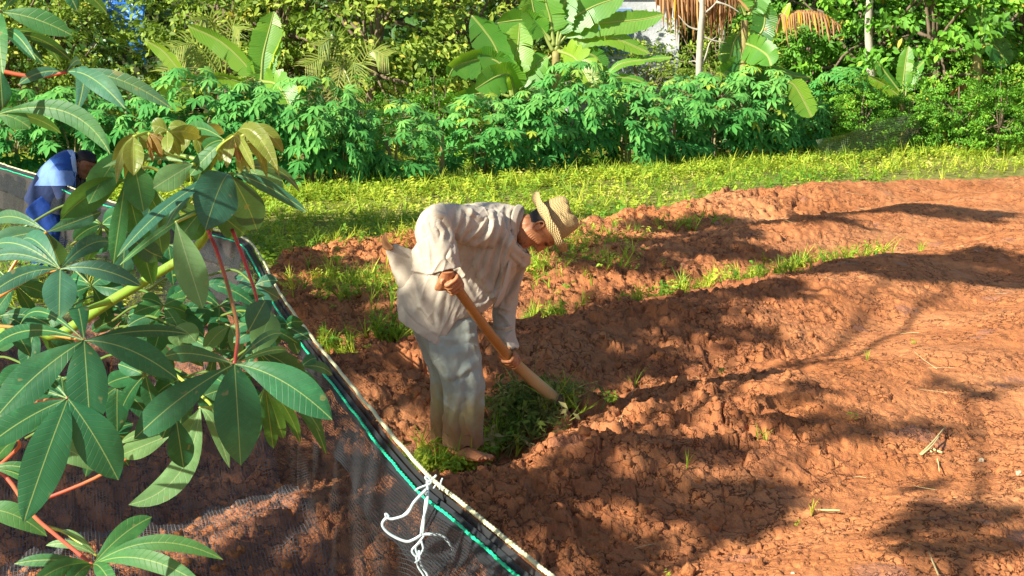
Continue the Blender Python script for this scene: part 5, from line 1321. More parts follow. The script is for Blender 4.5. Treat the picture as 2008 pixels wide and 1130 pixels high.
def fold_disp(V, N, folds, toPlane, scale):
    """folds: (polyline px, width px, height m) ridge(+)/groove(-); only the side facing the camera plus a fade"""
    q = toPlane(V); facing = np.clip(-N[:, 1] * 1.5 + .25, 0, 1)
    D = np.zeros(len(V))
    for pts, wd, hh in folds:
        pts = np.asarray(pts, float); best = np.full(len(V), 1e9); sgn = np.zeros(len(V)); tl_ = np.zeros(len(V)); acc_ = 0
        seg = np.linalg.norm(np.diff(pts, axis=0), axis=1); tot = seg.sum()
        for i in range(len(pts) - 1):
            a, b = pts[i], pts[i + 1]; ab = b - a; t = np.clip(((q - a) @ ab) / (ab @ ab), 0, 1)
            c = a + t[:, None] * ab; d = np.linalg.norm(q - c, axis=1); cr = ab[0] * (q[:, 1] - a[1]) - ab[1] * (q[:, 0] - a[0])
            m = d < best; best = np.where(m, d, best); sgn = np.where(m, np.sign(cr), sgn); tl_ = np.where(m, (acc_ + t * seg[i]) / tot, tl_); acc_ += seg[i]
        env = np.sin(np.clip(tl_, .03, .97) * np.pi) ** .5; x = best * sgn / wd
        D += hh * env * (np.exp(-x * x) - .75 * np.exp(-(x - 1.5) ** 2 * 1.2))
    return V + N * (D * facing)[:, None]
def topx(V):
    d = V - CO; cy = d @ Fv; return np.stack([1004 + FPX * (d @ Rv) / cy, 565 - FPX * (d @ Uv) / cy], 1)
def ellring(tp_, bt_, hd, Yc, n=36, pw=1.0, dyt=0.0):
    """ring through px top and bottom with half depth hd"""
    A = P(tp_[0], tp_[1], Yc + dyt); B = P(bt_[0], bt_[1], Yc - dyt); c = (A + B) / 2; u = (A - B) / 2
    a = np.linspace(0, 2 * np.pi, n, endpoint=False); ca, sa = np.cos(a), np.sin(a)
    ca = np.sign(ca) * np.abs(ca) ** pw; sa = np.sign(sa) * np.abs(sa) ** pw
    return c + u * ca[:, None] + np.array([0, 1, 0]) * (hd * sa)[:, None]
def hemshell(R, th_=.007):
    """open tube with thickness from rings (outer), first ring = hem"""
    R = np.asarray(R); c = R.mean(1, keepdims=True); d = R - c; l = np.linalg.norm(d, axis=2, keepdims=True)
    inner = c + d * (1 - th_ / l); Q = np.concatenate([inner[::-1], R, ], 0); nr, nc = Q.shape[:2]
    F = grid_faces(nr, nc); j = np.arange(nc); F2 = np.stack([(nr - 1) * nc + j, (nr - 1) * nc + (j + 1) % nc, (j + 1) % nc, j], 1)
    return Q.reshape(-1, 3), np.vstack([F, F2])

YM = 6.98
man0 = np.array([P(900, 905, YM)[0], YM, 0.0])
person = empty("person", man0)
tag(person, "man in straw hat, cream shirt and muddy grey trousers bending over to dig", "person")
# hoe line
hpx = [(878, 540), (908, 582), (940, 627), (972, 669), (1002, 704), (1040, 741), (1072, 768), (1104, 794)]
HC = smooth_path(np.array([P(a, b, 6.56 + .74 * (a - 878) / 226) for a, b in hpx]), 6)
HA = HC[0]; HB = HC[-1]; hax = nrm(HB - HC[-8])
def on_handle(px):
    i = int(np.argmin(abs(topx(HC)[:, 0] - px))); i = min(max(i, 1), len(HC) - 2); return HC[i], nrm(HC[i + 1] - HC[i - 1])
O1, ax1 = on_handle(888); O2, ax2 = on_handle(1001)
# body (one continuous surface)
parts = []
br = [ellring((808, 560), (900, 600), .09, YM), ellring((832, 500), (960, 560), .10, YM), ellring((870, 450), (995, 520), .11, YM), ellring((930, 425), (1010, 480), .13, YM), ellring((985, 418), (1018, 466), .08, YM), ellring((1008, 420), (1024, 460), .055, YM), ellring((1020, 424), (1032, 464), .055, YM), ellring((1036, 424), (1040, 462), .052, YM)]
parts.append(loft(resample_rings(br, 4)))
def limb(pts, r, n=12, r2=None): return tube([P(a, b, YM + d) for a, b, d in pts], r, n, r2=r2, smooth=5)
parts.append(limb([(945, 445, -.17), (900, 430, -.24), (842, 430, -.30), (850, 480, -.33), (866, 515, -.38), (874, 530, -.42)], [.05, .045, .040, .036, .030, .026]))
wr1 = P(878, 530, YM - .43)
parts.append(limb([(995, 465, .15), (1000, 530, .22), (994, 600, .20), (989, 655, .10), (991, 684, .06)], [.055, .046, .040, .033, .026]))
wr2 = P(990, 686, YM + .07)
parts.append(limb([(850, 585, -.06), (878, 645, -.07), (915, 700, -.11), (912, 770, -.10), (905, 840, -.09), (900, 880, -.085)], [.060, .060, .056, .052, .042, .036]))
parts.append(limb([(850, 588, .06), (868, 650, .08), (888, 710, .10), (872, 780, .10), (862, 840, .10), (860, 875, .10)], [.06, .06, .054, .05, .04, .034]))
parts.append(tube([P(835, 570, YM), P(870, 598, YM)], [.085, .085], 14))
# feet: heel, arch, ball, toes
def foot(h, t, dy, dyt):
    H = P(h[0], h[1], YM + dy); T_ = P(t[0], t[1], YM + dyt); d = nrm((T_ - H) * [1, 1, .5]); sd = nrm(np.cross(d, [0, 0, 1]))
    out = [tube([H - d * .03, H + d * .03, H * .45 + T_ * .55, T_], [.032, .048, .034, .017], 12, r2=[.028, .038, .042, .045], up=[0, 0, 1], smooth=4)]
    out.append(tube([H + [0, 0, .075], H + [0, 0, .02]], [.035, .036], 10))
    for i in range(5):
        o = T_ + sd * (i - 2) * .0175 - d * abs(i - 1) * .008; l = [.034, .030, .026, .022, .018][i] if dy < 0 else .025; rr = [.0125, .0095, .009, .0085, .008][i]
        out.append(tube([o - d * .02, o + d * l * .5 + [0, 0, .003], o + d * l - [0, 0, .003]], [rr, rr, rr * .8], 8, smooth=3))
    return out
parts += foot((894, 886), (950, 899), -.10, -.24)
parts += foot((862, 893), (895, 900), .10, .02)
# neck + head
hc = P(1060, 449, YM - .03)
hp, (hf, hs, hu) = head_mesh(hc, (.985, .05, .17), (.17, -.10, -.98))
parts += hp
parts.append(tube([P(1000, 438, YM), P(1018, 443, YM), hc - hf * .022 - hu * .055, hc - hf * .015], [.066, .062, .060, .05], 14, smooth=4))
parts += grip_hand(O1, ax1, nrm(np.array([-.62, -.62, .35])), wr1, .027, -1, 1.12)
parts += grip_hand(O2, ax2, nrm(np.array([-.50, .45, -.30])), wr2, .028, -1, 1.0, end=245)
V, F = remesh_union(parts, .0036, 1)
N = vnormals(V, F)
# wrinkles of an old face: forehead and cheek lines
d_ = V - hc; lx = d_ @ hf; lz = d_ @ hu; ly = d_ @ hs
onface = (np.linalg.norm(d_, axis=1) < .14) & (lx > .01)
V = V + N * (np.where(onface, .0011 * np.sin(lz * 900 + ly * 60) * sstep(.02, .05, lz), 0) + np.where(onface, .0012 * np.sin(lx * 500 + lz * 260) * sstep(-.02, -.05, lz), 0))[:, None]
ob = mesh_obj("body", V - man0, F, M_SKIN, person)
# eyes, eyebrow, moustache shadow
mb = MB()
for sd in (-1, 1):
    c = hc + hf * .081 + hs * sd * .031 + hu * .012; V, F = tube([c - hs * .011, c, c + hs * .011], [.002, .0065, .002], 8, smooth=3); mb.add(V, F)
mb.build("eyes", simple("dark_eye", (.03, .02, .015), .15), person, origin=man0)
mb = MB()
rs = np.random.default_rng(3)
for sd in (-1, 1):
    for q in range(26):
        t = q / 25; c = hc + hf * (.089 - .02 * t) + hs * sd * (.014 + .034 * t) + hu * (.033 + .003 * math.sin(t * 3))
        e = c + hs * sd * .007 + hf * .003 + hu * rs.uniform(-.002, .004); V, F = tube([c, e], [.0011, .0005], 3, cap=False); mb.add(V, F)
mb.build("eyebrows", M_HAIR, person, origin=man0)
# hair on the back of the head under the hat
mb = MB(); rows = []
for i, h in enumerate(np.linspace(-.052, .07, 14)):
    b = np.interp(h, [-.06, -.03, 0, .03, .08], [.062, .088, .100, .104, .080]); wdt = np.interp(h, [-.06, -.03, 0, .03, .08], [.055, .070, .0755, .0775, .064]); amin = np.interp(h, [-.06, -.02, .02, .08], [132, 112, 100, 95])
    a = np.radians(np.linspace(amin, 360 - amin, 30)); x = np.cos(a) * b; y = np.sin(a) * wdt
    rows.append(hc + hf[None] * x[:, None] + hs[None] * y[:, None] + hu[None] * h)
R = np.array(rows); R2 = R + (R - hc) * (.0 + .035 * (1 + .4 * np.random.default_rng(1).normal(size=R.shape[:2])))[..., None] * np.linspace(.4, 1, 14)[:, None, None]
V = R2.reshape(-1, 3); o = mesh_obj("hair", V - man0, grid_faces(14, 30, False), M_HAIR, person); m_ = o.modifiers.new("s", 'SOLIDIFY'); m_.thickness = .006

# ---- shirt
def shell_rings(l, k_=5, n=40): return resample_rings([ellring(*q, n=n) for q in l], k_)
torso = shell_rings([((780, 622), (952, 612), .19, YM + .02), ((779, 580), (984, 580), .175, YM + .02), ((797, 523), (1006, 545), .16, YM + .02), ((822, 468), (1028, 520), .17, YM), ((868, 420), (1038, 508), .185, YM), ((915, 402), (1040, 500), .20, YM), ((960, 397), (1030, 492), .18, YM), ((992, 401), (1016, 482), .125, YM), ((1010, 406), (1012, 474), .085, YM), ((1028, 409), (1013, 478), .072, YM)], 5, 48)
# shirt tail: pull the near lower edge down to a point at (862, 667); far side likewise
K0 = torso.copy()
px0 = topx(torso[0]); n = 48
for i in range(6):
    wgt = (1 - i / 6)
    q = topx(torso[i]); near = torso[i][:, 1] < YM
    prof = np.interp(q[:, 0], [775, 790, 830, 862, 880, 892, 960], [0, 6, 32, 50, 22, 0, -6])
    torso[i][:, 2] -= wgt * prof * .0025 * np.where(near, 1, .6)
parts = [hemshell(torso, .009)]
def shell_limb(pts, r, r2=None, n=28, k_=5):
    W = np.array([P(a, b, YM + d) for a, b, d in pts]); r = np.array(r, float); r2 = r if r2 is None else np.array(r2, float)
    A = smooth_path(np.hstack([W, r[:, None], r2[:, None]]), k_); T, U, Wd = frames(A[:, :3], [0, -1, .2])
    a = np.linspace(0, 2 * np.pi, n, endpoint=False)
    return (A[:, None, :3] + U[:, None] * (np.cos(a)[None, :, None] * A[:, 3, None, None]) + Wd[:, None] * (np.sin(a)[None, :, None] * A[:, 4, None, None]))
near_sl = shell_limb([(871, 532, -.38), (861, 490, -.36), (852, 454, -.32), (862, 434, -.30), (895, 437, -.25), (940, 446, -.18), (968, 450, -.12)], [.074, .076, .080, .078, .086, .098, .090], [.084, .086, .088, .082, .086, .098, .09])
parts.append(hemshell(near_sl, .009))
far_sl = shell_limb([(997, 688, .06), (990, 655, .10), (989, 618, .17), (992, 570, .20), (1000, 520, .20), (1000, 480, .14)], [.054, .056, .060, .066, .078, .085])
parts.append(hemshell(far_sl, .009))
V, F = remesh_union(parts, .0038, 3)
N = vnormals(V, F)
folds = [ # (px polyline, width px, ridge height m)
 ([(962, 412), (968, 430), (960, 455), (940, 478), (922, 482)], 6, .012),      # armhole seam
 ([(925, 410), (915, 440), (900, 470), (895, 500)], 8, .010), ([(905, 405), (900, 430), (893, 455)], 6, .008),
 ([(955, 430), (935, 455), (905, 478)], 5, .008), ([(850, 418), (872, 425), (884, 445), (888, 470)], 7, .012),
 ([(835, 430), (845, 460), (852, 480)], 6, .007), ([(860, 440), (870, 455), (868, 470)], 5, .008), ([(838, 470), (842, 500), (845, 530)], 5, .006),
 ([(888, 490), (880, 505), (896, 518)], 5, .007), ([(840, 534), (870, 540), (898, 528)], 4, .004),
 ([(985, 410), (978, 450), (955, 510), (940, 560)], 9, .012), ([(1000, 415), (992, 460), (975, 520), (962, 570)], 8, .012), ([(965, 440), (945, 500), (925, 540)], 9, .010),
 ([(1010, 420), (1006, 460), (990, 505), (982, 550), (975, 580)], 6, .010), ([(930, 500), (945, 550), (975, 590)], 9, .010), ([(905, 520), (915, 560), (935, 595)], 8, .008),
 ([(985, 530), (975, 570), (950, 595), (925, 605)], 5, .009), ([(992, 522), (986, 560), (970, 590)], 4, .008),
 ([(815, 520), (822, 560), (830, 600), (858, 650)], 9, .009), ([(800, 560), (820, 600), (850, 630)], 8, .007), ([(870, 570), (860, 600), (862, 640)], 8, .009), ([(885, 570), (880, 600), (872, 640)], 6, .007),
 ([(792, 600), (820, 632), (862, 658)], 4, .003), ([(800, 528), (830, 535), (838, 538)], 5, .008),
 ([(1005, 500), (1025, 520), (1010, 560), (995, 590)], 6, .010), ([(1030, 500), (1022, 540), (1005, 580)], 6, .008),
 ([(975, 610), (990, 625), (1000, 640)], 5, .009), ([(970, 640), (990, 645), (1005, 640)], 5, .009), ([(968, 600), (985, 605), (1003, 610)], 5, .007), ([(985, 660), (1000, 680), (1012, 690)], 5, .007), ([(975, 680), (990, 690), (1000, 700)], 4, .005),
 ([(905, 400), (925, 420), (945, 430)], 6, .008), ([(945, 400), (955, 408), (975, 402)], 4, .005)]
V = fold_disp(V, N, [(a_, b_ * .72, c_ * 1.35) for a_, b_, c_ in folds], topx, 1)
N = vnormals(V, F)
qa = V[:, 0] * .42 + V[:, 2] * .9; qb = V[:, 0] * .9 - V[:, 2] * .42
cr_ = (1 - np.abs(fbm(qb * 13 + V[:, 1] * 5, qa * 3.2, 2, 44, V[:, 1] * 3))) ** 7; cr2_ = (1 - np.abs(fbm(V[:, 0] * 12 - V[:, 2] * 10, V[:, 2] * 8 + V[:, 0] * 8, 2, 46, V[:, 1] * 6))) ** 9
V = V + N * (.0065 * cr_ + .0025 * cr2_ - .003)[:, None]; N = vnormals(V, F)
nz = fbm(V[:, 0] * 13, V[:, 2] * 7, 3, 5, V[:, 1] * 9); rd = 1 - np.abs(fbm(V[:, 0] * 9 + V[:, 2] * 4, V[:, 2] * 5, 3, 15, V[:, 1] * 8)) * 2
V = V + N * (.003 * nz + .002 * rd)[:, None]
o = mesh_obj("shirt", V - man0, F, M_SHIRT, person)
# collar, placket flap hanging open under the chest, back flap
def sheet(name, grid, th_, mat, parent, sub=2, origin=man0):
    Gd = np.asarray(grid, float); nr, nc = Gd.shape[:2]; o = mesh_obj(name, Gd.reshape(-1, 3) - origin, grid_faces(nr, nc, False), mat, parent)
    m_ = o.modifiers.new("s", 'SUBSURF'); m_.levels = sub; m_.render_levels = sub; m_ = o.modifiers.new("t", 'SOLIDIFY'); m_.thickness = th_; m_.offset = 0; return o
Q = lambda a, b, d=0.0: P(a, b, YM + d)
colr = [[Q(1031, 407, .03), Q(1022, 408, -.055), Q(1014, 430, -.098), Q(1012, 458, -.103), Q(1014, 480, -.085), Q(1002, 486, -.105)],
        [Q(1018, 401, .03), Q(1009, 402, -.06), Q(1000, 430, -.118), Q(1001, 460, -.126), Q(1004, 482, -.122), Q(1003, 490, -.110)]]
sheet("collar", colr, .005, M_SHIRT, person)
flap = [[Q(1008, 492, -.10), Q(1020, 507, -.02), Q(1040, 505, .08)], [Q(995, 522, -.13), Q(1015, 516, -.03), Q(1040, 514, .10)], [Q(992, 526, -.14), Q(1016, 522, -.05), Q(1038, 524, .11)]]
sheet("shirt_front_flap", flap, .005, M_SHIRT, person)
plk = [[Q(1003, 490, -.12), Q(1010, 488, -.10)], [Q(996, 520, -.15), Q(1003, 518, -.13)], [Q(990, 550, -.16), Q(998, 548, -.14)], [Q(980, 582, -.155), Q(990, 580, -.13)], [Q(965, 605, -.14), Q(975, 604, -.11)]]
sheet("placket", plk, .004, M_SHIRT, person)
mbb = MB()
for (a, b, d) in ((1010, 475, -.118),): 
    V_, F_ = tube([Q(a, b, d - .004), Q(a, b, d)], [.006, .006], 10); mbb.add(V_, F_)
mbb.build("button", simple("shirt_button", (.7, .66, .55), .4), person, origin=man0)
# windblown back tail: a flared open cone with a brown lining
def cone(rings, mat, name):
    R = resample_rings(rings, 4); R = R + .010 * fbm(R[..., 0] * 22, R[..., 2] * 22, 2, 4)[..., None] * np.array([1, 1, .6]); nr, nc = R.shape[:2]
    o = mesh_obj(name, R.reshape(-1, 3) - man0, grid_faces(nr, nc), mat, person); m_ = o.modifiers.new("t", 'SOLIDIFY'); m_.thickness = .006; return o
n_ = 26
def rg(t, b, hd, dy): return ellring(t, b, hd, YM + dy, n=n_)
tail = [rg((836, 500), (806, 600), .07, .02), rg((818, 496), (790, 578), .07, .01), rg((802, 488), (776, 548), .06, .0), rg((787, 481), (763, 518), .048, -.02), rg((775, 477), (753, 492), .036, -.03)]
R = resample_rings(tail, 4)
# the rim rises to a curled point
rim = topx(R[-1]); R[-1][:, 2] += np.where(R[-1][:, 1] > YM - .07, .06, .0) * np.exp(-((rim[:, 0] - 754) / 9) ** 2)
R = R + .007 * fbm(R[..., 0] * 30, R[..., 2] * 20, 2, 4)[..., None] * np.array([1, 1, .6])
nr, nc = R.shape[:2]
k = NT("tail_cloth"); bf = k.n("ShaderNodeNewGeometry").outputs['Backfacing']; M_TAIL = k.done(pbr(k, k.mix(bf, (.52, .46, .36), (.36, .17, .07)), .9, k.bump(k.noise(k.obj(), 22, 4), .4, .008), .1))
VV = R.reshape(-1, 3); Fg = grid_faces(nr, nc)
# make normals point outwards
cc = R[3].mean(0); a_, b_, d_2 = VV[3 * nc], VV[3 * nc + 1], VV[4 * nc]
if np.dot(np.cross(b_ - a_, d_2 - a_), a_ - cc) < 0: Fg = Fg[:, ::-1]
mesh_obj("shirt_tail", VV - man0, Fg, M_TAIL, person)
lin = [[Q(747, 466, -.05), Q(752, 468, -.10)], [Q(750, 478, -.04), Q(760, 486, -.11)], [Q(756, 492, -.04), Q(772, 490, -.10)]]
lin2 = [[Q(756, 455, -.06), Q(757, 456, -.065)], [Q(748, 470, -.04), Q(758, 474, -.09)], [Q(750, 484, -.03), Q(773, 483, -.10)], [Q(756, 492, -.03), Q(770, 491, -.10)]]
sheet("shirt_tail_lining", lin2, .004, simple("brown_lining", (.36, .18, .08), .9, .25, 30), person)

# ---- trousers
def leg_rings(l, n=36): return resample_rings([ellring((c - w_, y), (c + w_, y + sk), hd, YM + dy, n=n) for (c, w_, y, sk, hd, dy) in l], 5)
nl = leg_rings([(908, 39, 868, 6, .088, -.085), (908, 38, 840, 3, .088, -.085), (908, 38, 800, 0, .088, -.09), (907, 40, 755, -2, .09, -.10), (898, 47, 705, -4, .090, -.10), (880, 56, 660, -10, .085, -.08), (864, 60, 615, -20, .07, -.06), (852, 54, 585, -24, .05, -.04)])
fl = leg_rings([(867, 20, 868, 2, .07, .12), (869, 22, 820, 0, .07, .12), (872, 27, 770, 0, .075, .12), (878, 42, 710, -3, .09, .10), (868, 52, 660, -10, .09, .08), (858, 56, 615, -20, .07, .06), (850, 54, 585, -24, .05, .04)])
V, F = remesh_union([hemshell(nl, .009), hemshell(fl, .009)], .0042, 1)
N = vnormals(V, F)
tf = [([(930, 660), (900, 672), (870, 668)], 7, .010), ([(935, 680), (900, 690), (872, 700)], 8, .010), ([(940, 700), (915, 720), (900, 760), (895, 820)], 8, .011), ([(870, 690), (880, 740), (888, 800), (880, 860)], 8, .011),
      ([(925, 720), (930, 780), (925, 850)], 9, .009), ([(900, 780), (890, 830), (905, 868)], 7, .010), ([(840, 640), (855, 700), (868, 760)], 9, .009), ([(910, 800), (915, 840), (930, 868)], 6, .008), ([(860, 660), (890, 665), (915, 655)], 6, .009), ([(872, 740), (900, 735), (930, 712)], 6, .007)]
V = fold_disp(V, N, tf, topx, 1); N = vnormals(V, F)
rd = 1 - np.abs(fbm(V[:, 0] * 16, V[:, 2] * 5, 3, 25, V[:, 1] * 12)) * 2
cr_ = (1 - np.abs(fbm(V[:, 0] * 15 + V[:, 2] * 3, V[:, 2] * 3.5, 2, 54, V[:, 1] * 10))) ** 4; V = V + N * (.014 * cr_ - .006)[:, None]; N = vnormals(V, F)
V = V + N * (.006 * rd * sstep(.75, .3, V[:, 2]) + .003 * fbm(V[:, 0] * 20, V[:, 2] * 20, 3, 5, V[:, 1] * 20))[:, None]
V[:, 2] = np.where(V[:, 2] < .16, V[:, 2] + .010 * np.sin(V[:, 0] * 60 + V[:, 1] * 40), V[:, 2])
mesh_obj("trousers", V - man0, F, M_TROUSER, person)

# ---- straw hat
k = NT("woven_straw"); uvn = k.n("ShaderNodeUVMap").outputs[0]; s_ = k.n("ShaderNodeSeparateXYZ", None, i0=uvn)
wv_ = k.math('ADD', k.math('SINE', k.math('MULTIPLY', k.math('ADD', s_.outputs[0], k.math('MULTIPLY', s_.outputs[1], .9)), 640)), k.math('SINE', k.math('MULTIPLY', k.math('SUBTRACT', s_.outputs[0], k.math('MULTIPLY', s_.outputs[1], .9)), 640)))
brd = k.math('ABSOLUTE', k.math('SINE', k.math('MULTIPLY', s_.outputs[1], 230)))
c = k.mix(k.noise(k.obj(), 40, 4), (.66, .48, .20), (.80, .62, .30)); c = k.mix(k.maprange(wv_, -1.6, -.1, .6, 0), c, (.30, .19, .07)); c = k.mix(k.maprange(brd, 0, .22, .4, 0), c, (.22, .14, .05))
h = k.math('ADD', k.math('MULTIPLY', wv_, .3), k.math('MULTIPLY', brd, .5)); M_STRAWHAT = k.done(pbr(k, c, .75, k.bump(h, .9, .006), .25))
HU = nrm(np.array([.86, .05, .45])); HF = nrm(hf - HU * np.dot(hf, HU)); HS = np.cross(HU, HF)
hb = P(1076, 437, YM - .01)
prof = [(.100, -.012), (.104, -.004), (.103, .020), (.100, .055), (.095, .092), (.086, .118), (.066, .130), (.035, .130), (.012, .116), (0.0005, .114)]
brim = [(.100, -.004), (.112, -.012), (.130, -.018), (.148, -.016), (.160, -.004), (.166, .012), (.168, .022)]
def lathe(prof, nseg=90, dent=0.0, ov=(1.0, .86)):
    p = smooth_path(np.array([[a, b, 0] for a, b in prof]), 5)[:, :2]; a = np.linspace(0, 2 * np.pi, nseg, endpoint=False)
    L = np.concatenate([[0], np.cumsum(np.hypot(*np.diff(p, axis=0).T))]); V = []; U = []
    for (r_, z_), l in zip(p, L):
        rr = r_ * (1 + .012 * np.sin(a * 7 + z_ * 60)); zz = z_ - dent * np.exp(-((r_ * np.cos(a) - .0) ** 2) / .03 ** 2) * (z_ > .08) * .012 + (z_ < .03) * r_ * .07 * np.cos(2 * a) * 0 + .004 * np.sin(a * 9 + r_ * 80)
        V.append(hb + HF * (rr * np.cos(a) * ov[0])[:, None] + HS * (rr * np.sin(a) * ov[1])[:, None] + HU * zz[:, None]); U.append(np.stack([a * .1, np.full(nseg, l)], 1))
    return np.vstack(V), grid_faces(len(p), nseg), np.vstack(U)
hat = empty("straw_hat", hb); hat.parent = person; hat.location = tuple(hb - man0)
V, F, U = lathe(prof, dent=1.0); o = mesh_obj("crown", V - hb, F, M_STRAWHAT, hat, True, None, U); m_ = o.modifiers.new("t", 'SOLIDIFY'); m_.thickness = .004
V, F, U = lathe(brim); o = mesh_obj("brim", V - hb, F, M_STRAWHAT, hat, True, None, U); m_ = o.modifiers.new("t", 'SOLIDIFY'); m_.thickness = .005

# ---- hoe
hoe = empty("hoe", HB); tag(hoe, "long handled digging hoe held by the bending man, blade sunk in the weeds", "hoe")
k = NT("worn_hoe_wood"); p = k.obj(); mp = k.n("ShaderNodeMapping", None, Vector=p); mp.inputs['Scale'].default_value = (1, 1, 1)
gr = k.noise(p, 28, 5, .6, dist=1.5); dd = k.attr('rnd')
c = k.mix(gr, (.34, .125, .028), (.52, .23, .055)); c = k.mix(k.maprange(dd, .5, .75), c, (.55, .36, .16)); M_WOOD = k.done(pbr(k, c, .4, k.bump(gr, .3, .004), .45))
C = HC; tt = np.linspace(0, 1, len(C))
rr = np.interp(tt, [0, .1, .5, .75, .95, 1], [.024, .026, .028, .034, .033, .022]); V, F = tube(C, rr, 14, r2=rr * .72)
mesh_obj("handle", V - HB, F, M_WOOD, hoe, True, {'rnd': np.concatenate([np.repeat(tt, 14), [0, 1]])})
M_IRON = simple("rusty_iron", (.16, .09, .06), .6, .4, 25, .5)
V, F = tube([HB - hax * .09, HB - hax * .04, HB + hax * .005], [.037, .040, .034], 14); mesh_obj("socket", V - HB, F, M_IRON, hoe)
bd = nrm(np.array([-.45, -.25, -.75])); sdv = nrm(np.cross(bd, hax)); b0 = HB - hax * .02
V = []; 
for t in np.linspace(0, 1, 8):
    wq = .05 + .035 * t; ctr = b0 + bd * (.20 * t) - hax * (.02 * t * t)
    for s_q in np.linspace(-1, 1, 7): V.append(ctr + sdv * s_q * wq + hax * (.008 * s_q ** 2))
o = mesh_obj("blade", np.array(V) - HB, grid_faces(8, 7, False), M_IRON, hoe); m_ = o.modifiers.new("t", 'SOLIDIFY'); m_.thickness = .005

# ---- weed pile by the hoe
M_PILE = foliage_mat('wilting_weeds', [(0, (.10, .18, .03)), (.4, (.26, .33, .06)), (.7, (.30, .34, .08)), (1, (.46, .40, .16))], (.20, .24, .07), .7, .15, spec=.1, tcol=(.30, .30, .08))
N_ = 320
pc = np.array([P(1030, 815, 7.35), P(1005, 832, 7.3), P(1082, 800, 7.4), P(1010, 790, 7.5), P(1060, 845, 7.2)]); idx = rng.integers(0, 5, N_)
pp = pc[idx] + rng.normal(0, 1, (N_, 3)) * [.08, .12, 0]; hgt = .10 * np.exp(-((pp[:, 0] - pc[:, 0].mean()) / .28) ** 2 - ((pp[:, 1] - pc[:, 1].mean()) / .35) ** 2)
pp[:, 2] = ground_h(pp[:, 0], pp[:, 1]) + hgt * rng.random(N_); dr = rand_dirs(N_, -.1, .9); up = rand_dirs(N_, -.2, .6)
pb = pc.mean(0); pb[2] = 0
LB_ = [grass_template(70 + i, .42, 5) for i in range(3)]
LV, LF, LA = scatter(LB_, pp[:26] - pc.mean(0) * [1, 1, 0], rand_dirs(26, -.1, .3), rand_dirs(26, -.4, .4), rng.uniform(.7, 1.1, 26), np.full(26, .8))
o = scatter_obj("weed_pile", T_WEED + T_WEED + T_GRASS, pp - pb, dr, up, rng.uniform(.5, 1.15, N_), np.clip(rng.normal(.45, .35, N_), 0, 1), M_PILE)
o.location = tuple(pb)
mesh_obj('dry_grass', LV, LF, M_PILE, o, True, {'rnd': LA}); tag(o, "heap of uprooted weeds at the tip of the hoe in front of the man", "weeds")
for (cx, cy, rx, n1_, nm) in [(838, 900, .05, 34, "weeds_around_feet"), (1092, 792, .035, 26, "weeds_on_hoe")]:
    c = G(cx, cy, .04) if cx < 1000 else HB + [-.02, -.03, -.02]; q = c + rng.normal(0, rx, (n1_, 3)) * [1, 1, .35]; 
    if cx < 1000: q[:, 2] = ground_h(q[:, 0], q[:, 1]) - .005
    o = scatter_obj("grass_tuft", T_GRASS + T_WEED, q - c, rand_dirs(n1_, 0, .5), rand_dirs(n1_, .4, 1), rng.uniform(.5, 1.0, n1_), rng.uniform(.0, .7, n1_), M_WEED); o.location = tuple(c)
    tag(o, {"weeds_around_feet": "tuft of trampled grass around the man's bare feet", "weeds_on_hoe": "clump of pale grass caught on the hoe where it enters the soil"}[nm], "grass tuft")

# ------------------------------------------------------------------ second person, behind the net on the left
Y2 = 12.6
p20 = np.array([P(80, 540, Y2)[0], Y2, gz(P(80, 540, Y2)[0], Y2)]); per2 = empty("person", p20)
tag(per2, "dark haired man in blue banded shirt stooping behind the black net at the left", "person")
def ell2(t, b, hd, n=28, dy=0): return ellring(t, b, hd, Y2 + dy, n=n)
def l2(pts, r, n=12): return tube([P(a, b, Y2 + d) for a, b, d in pts], r, n, smooth=4)
parts = [loft(resample_rings([ell2((60, 375), (100, 420), .13), ell2((82, 338), (128, 400), .14), ell2((110, 312), (150, 370), .16), ell2((136, 305), (154, 345), .10), ell2((142, 308), (155, 338), .055)], 4))]
h2 = P(165, 322, Y2)
hp2, (f2, s2, u2) = head_mesh(h2, (.30, .02, .93), (.88, -.42, -.42), 1.02)
hp2, (f2, s2, u2) = head_mesh(h2, (.52, .02, .85), (.80, -.35, -.60), 1.02)
parts += hp2; parts.append(tube([P(142, 330, Y2), P(156, 334, Y2), h2 - u2 * .06], [.06, .055, .052], 12, smooth=3))
parts.append(l2([(118, 345, -.18), (128, 385, -.22), (150, 405, -.25), (172, 400, -.24)], [.055, .045, .035, .027]))
parts.append(l2([(140, 345, .16), (160, 380, .18), (178, 395, .05)], [.05, .04, .028]))
for o_, sg in ((np.array(P(176, 399, Y2 - .22)), 1), (np.array(P(182, 396, Y2 + .02)), -1)):
    parts += grip_hand(o_ + [.02, 0, -.02], nrm([.2, 1, 0]), nrm([-.4, 0, .8]), o_ - [.05, 0, -.01], .012, sg, 1.0)
parts.append(l2([(75, 400, -.09), (105, 455, -.12), (85, 500, -.10), (72, 548, -.10)], [.09, .075, .055, .04])); parts.append(l2([(75, 400, .09), (112, 458, .10), (98, 505, .10), (95, 548, .10)], [.09, .075, .055, .04]))
for (a, b, d) in ((72, 552, -.1), (95, 552, .1)):
    H_ = P(a, b, Y2 + d); parts.append(tube([H_ - [.04, 0, 0], H_ + [.06, 0, -.01], H_ + [.17, -.02, -.02]], [.035, .035, .02], 10, r2=[.035, .042, .035], smooth=3))
V, F = remesh_union(parts, .006, 1); mesh_obj("body", V - p20, F, M_SKIN2, per2)
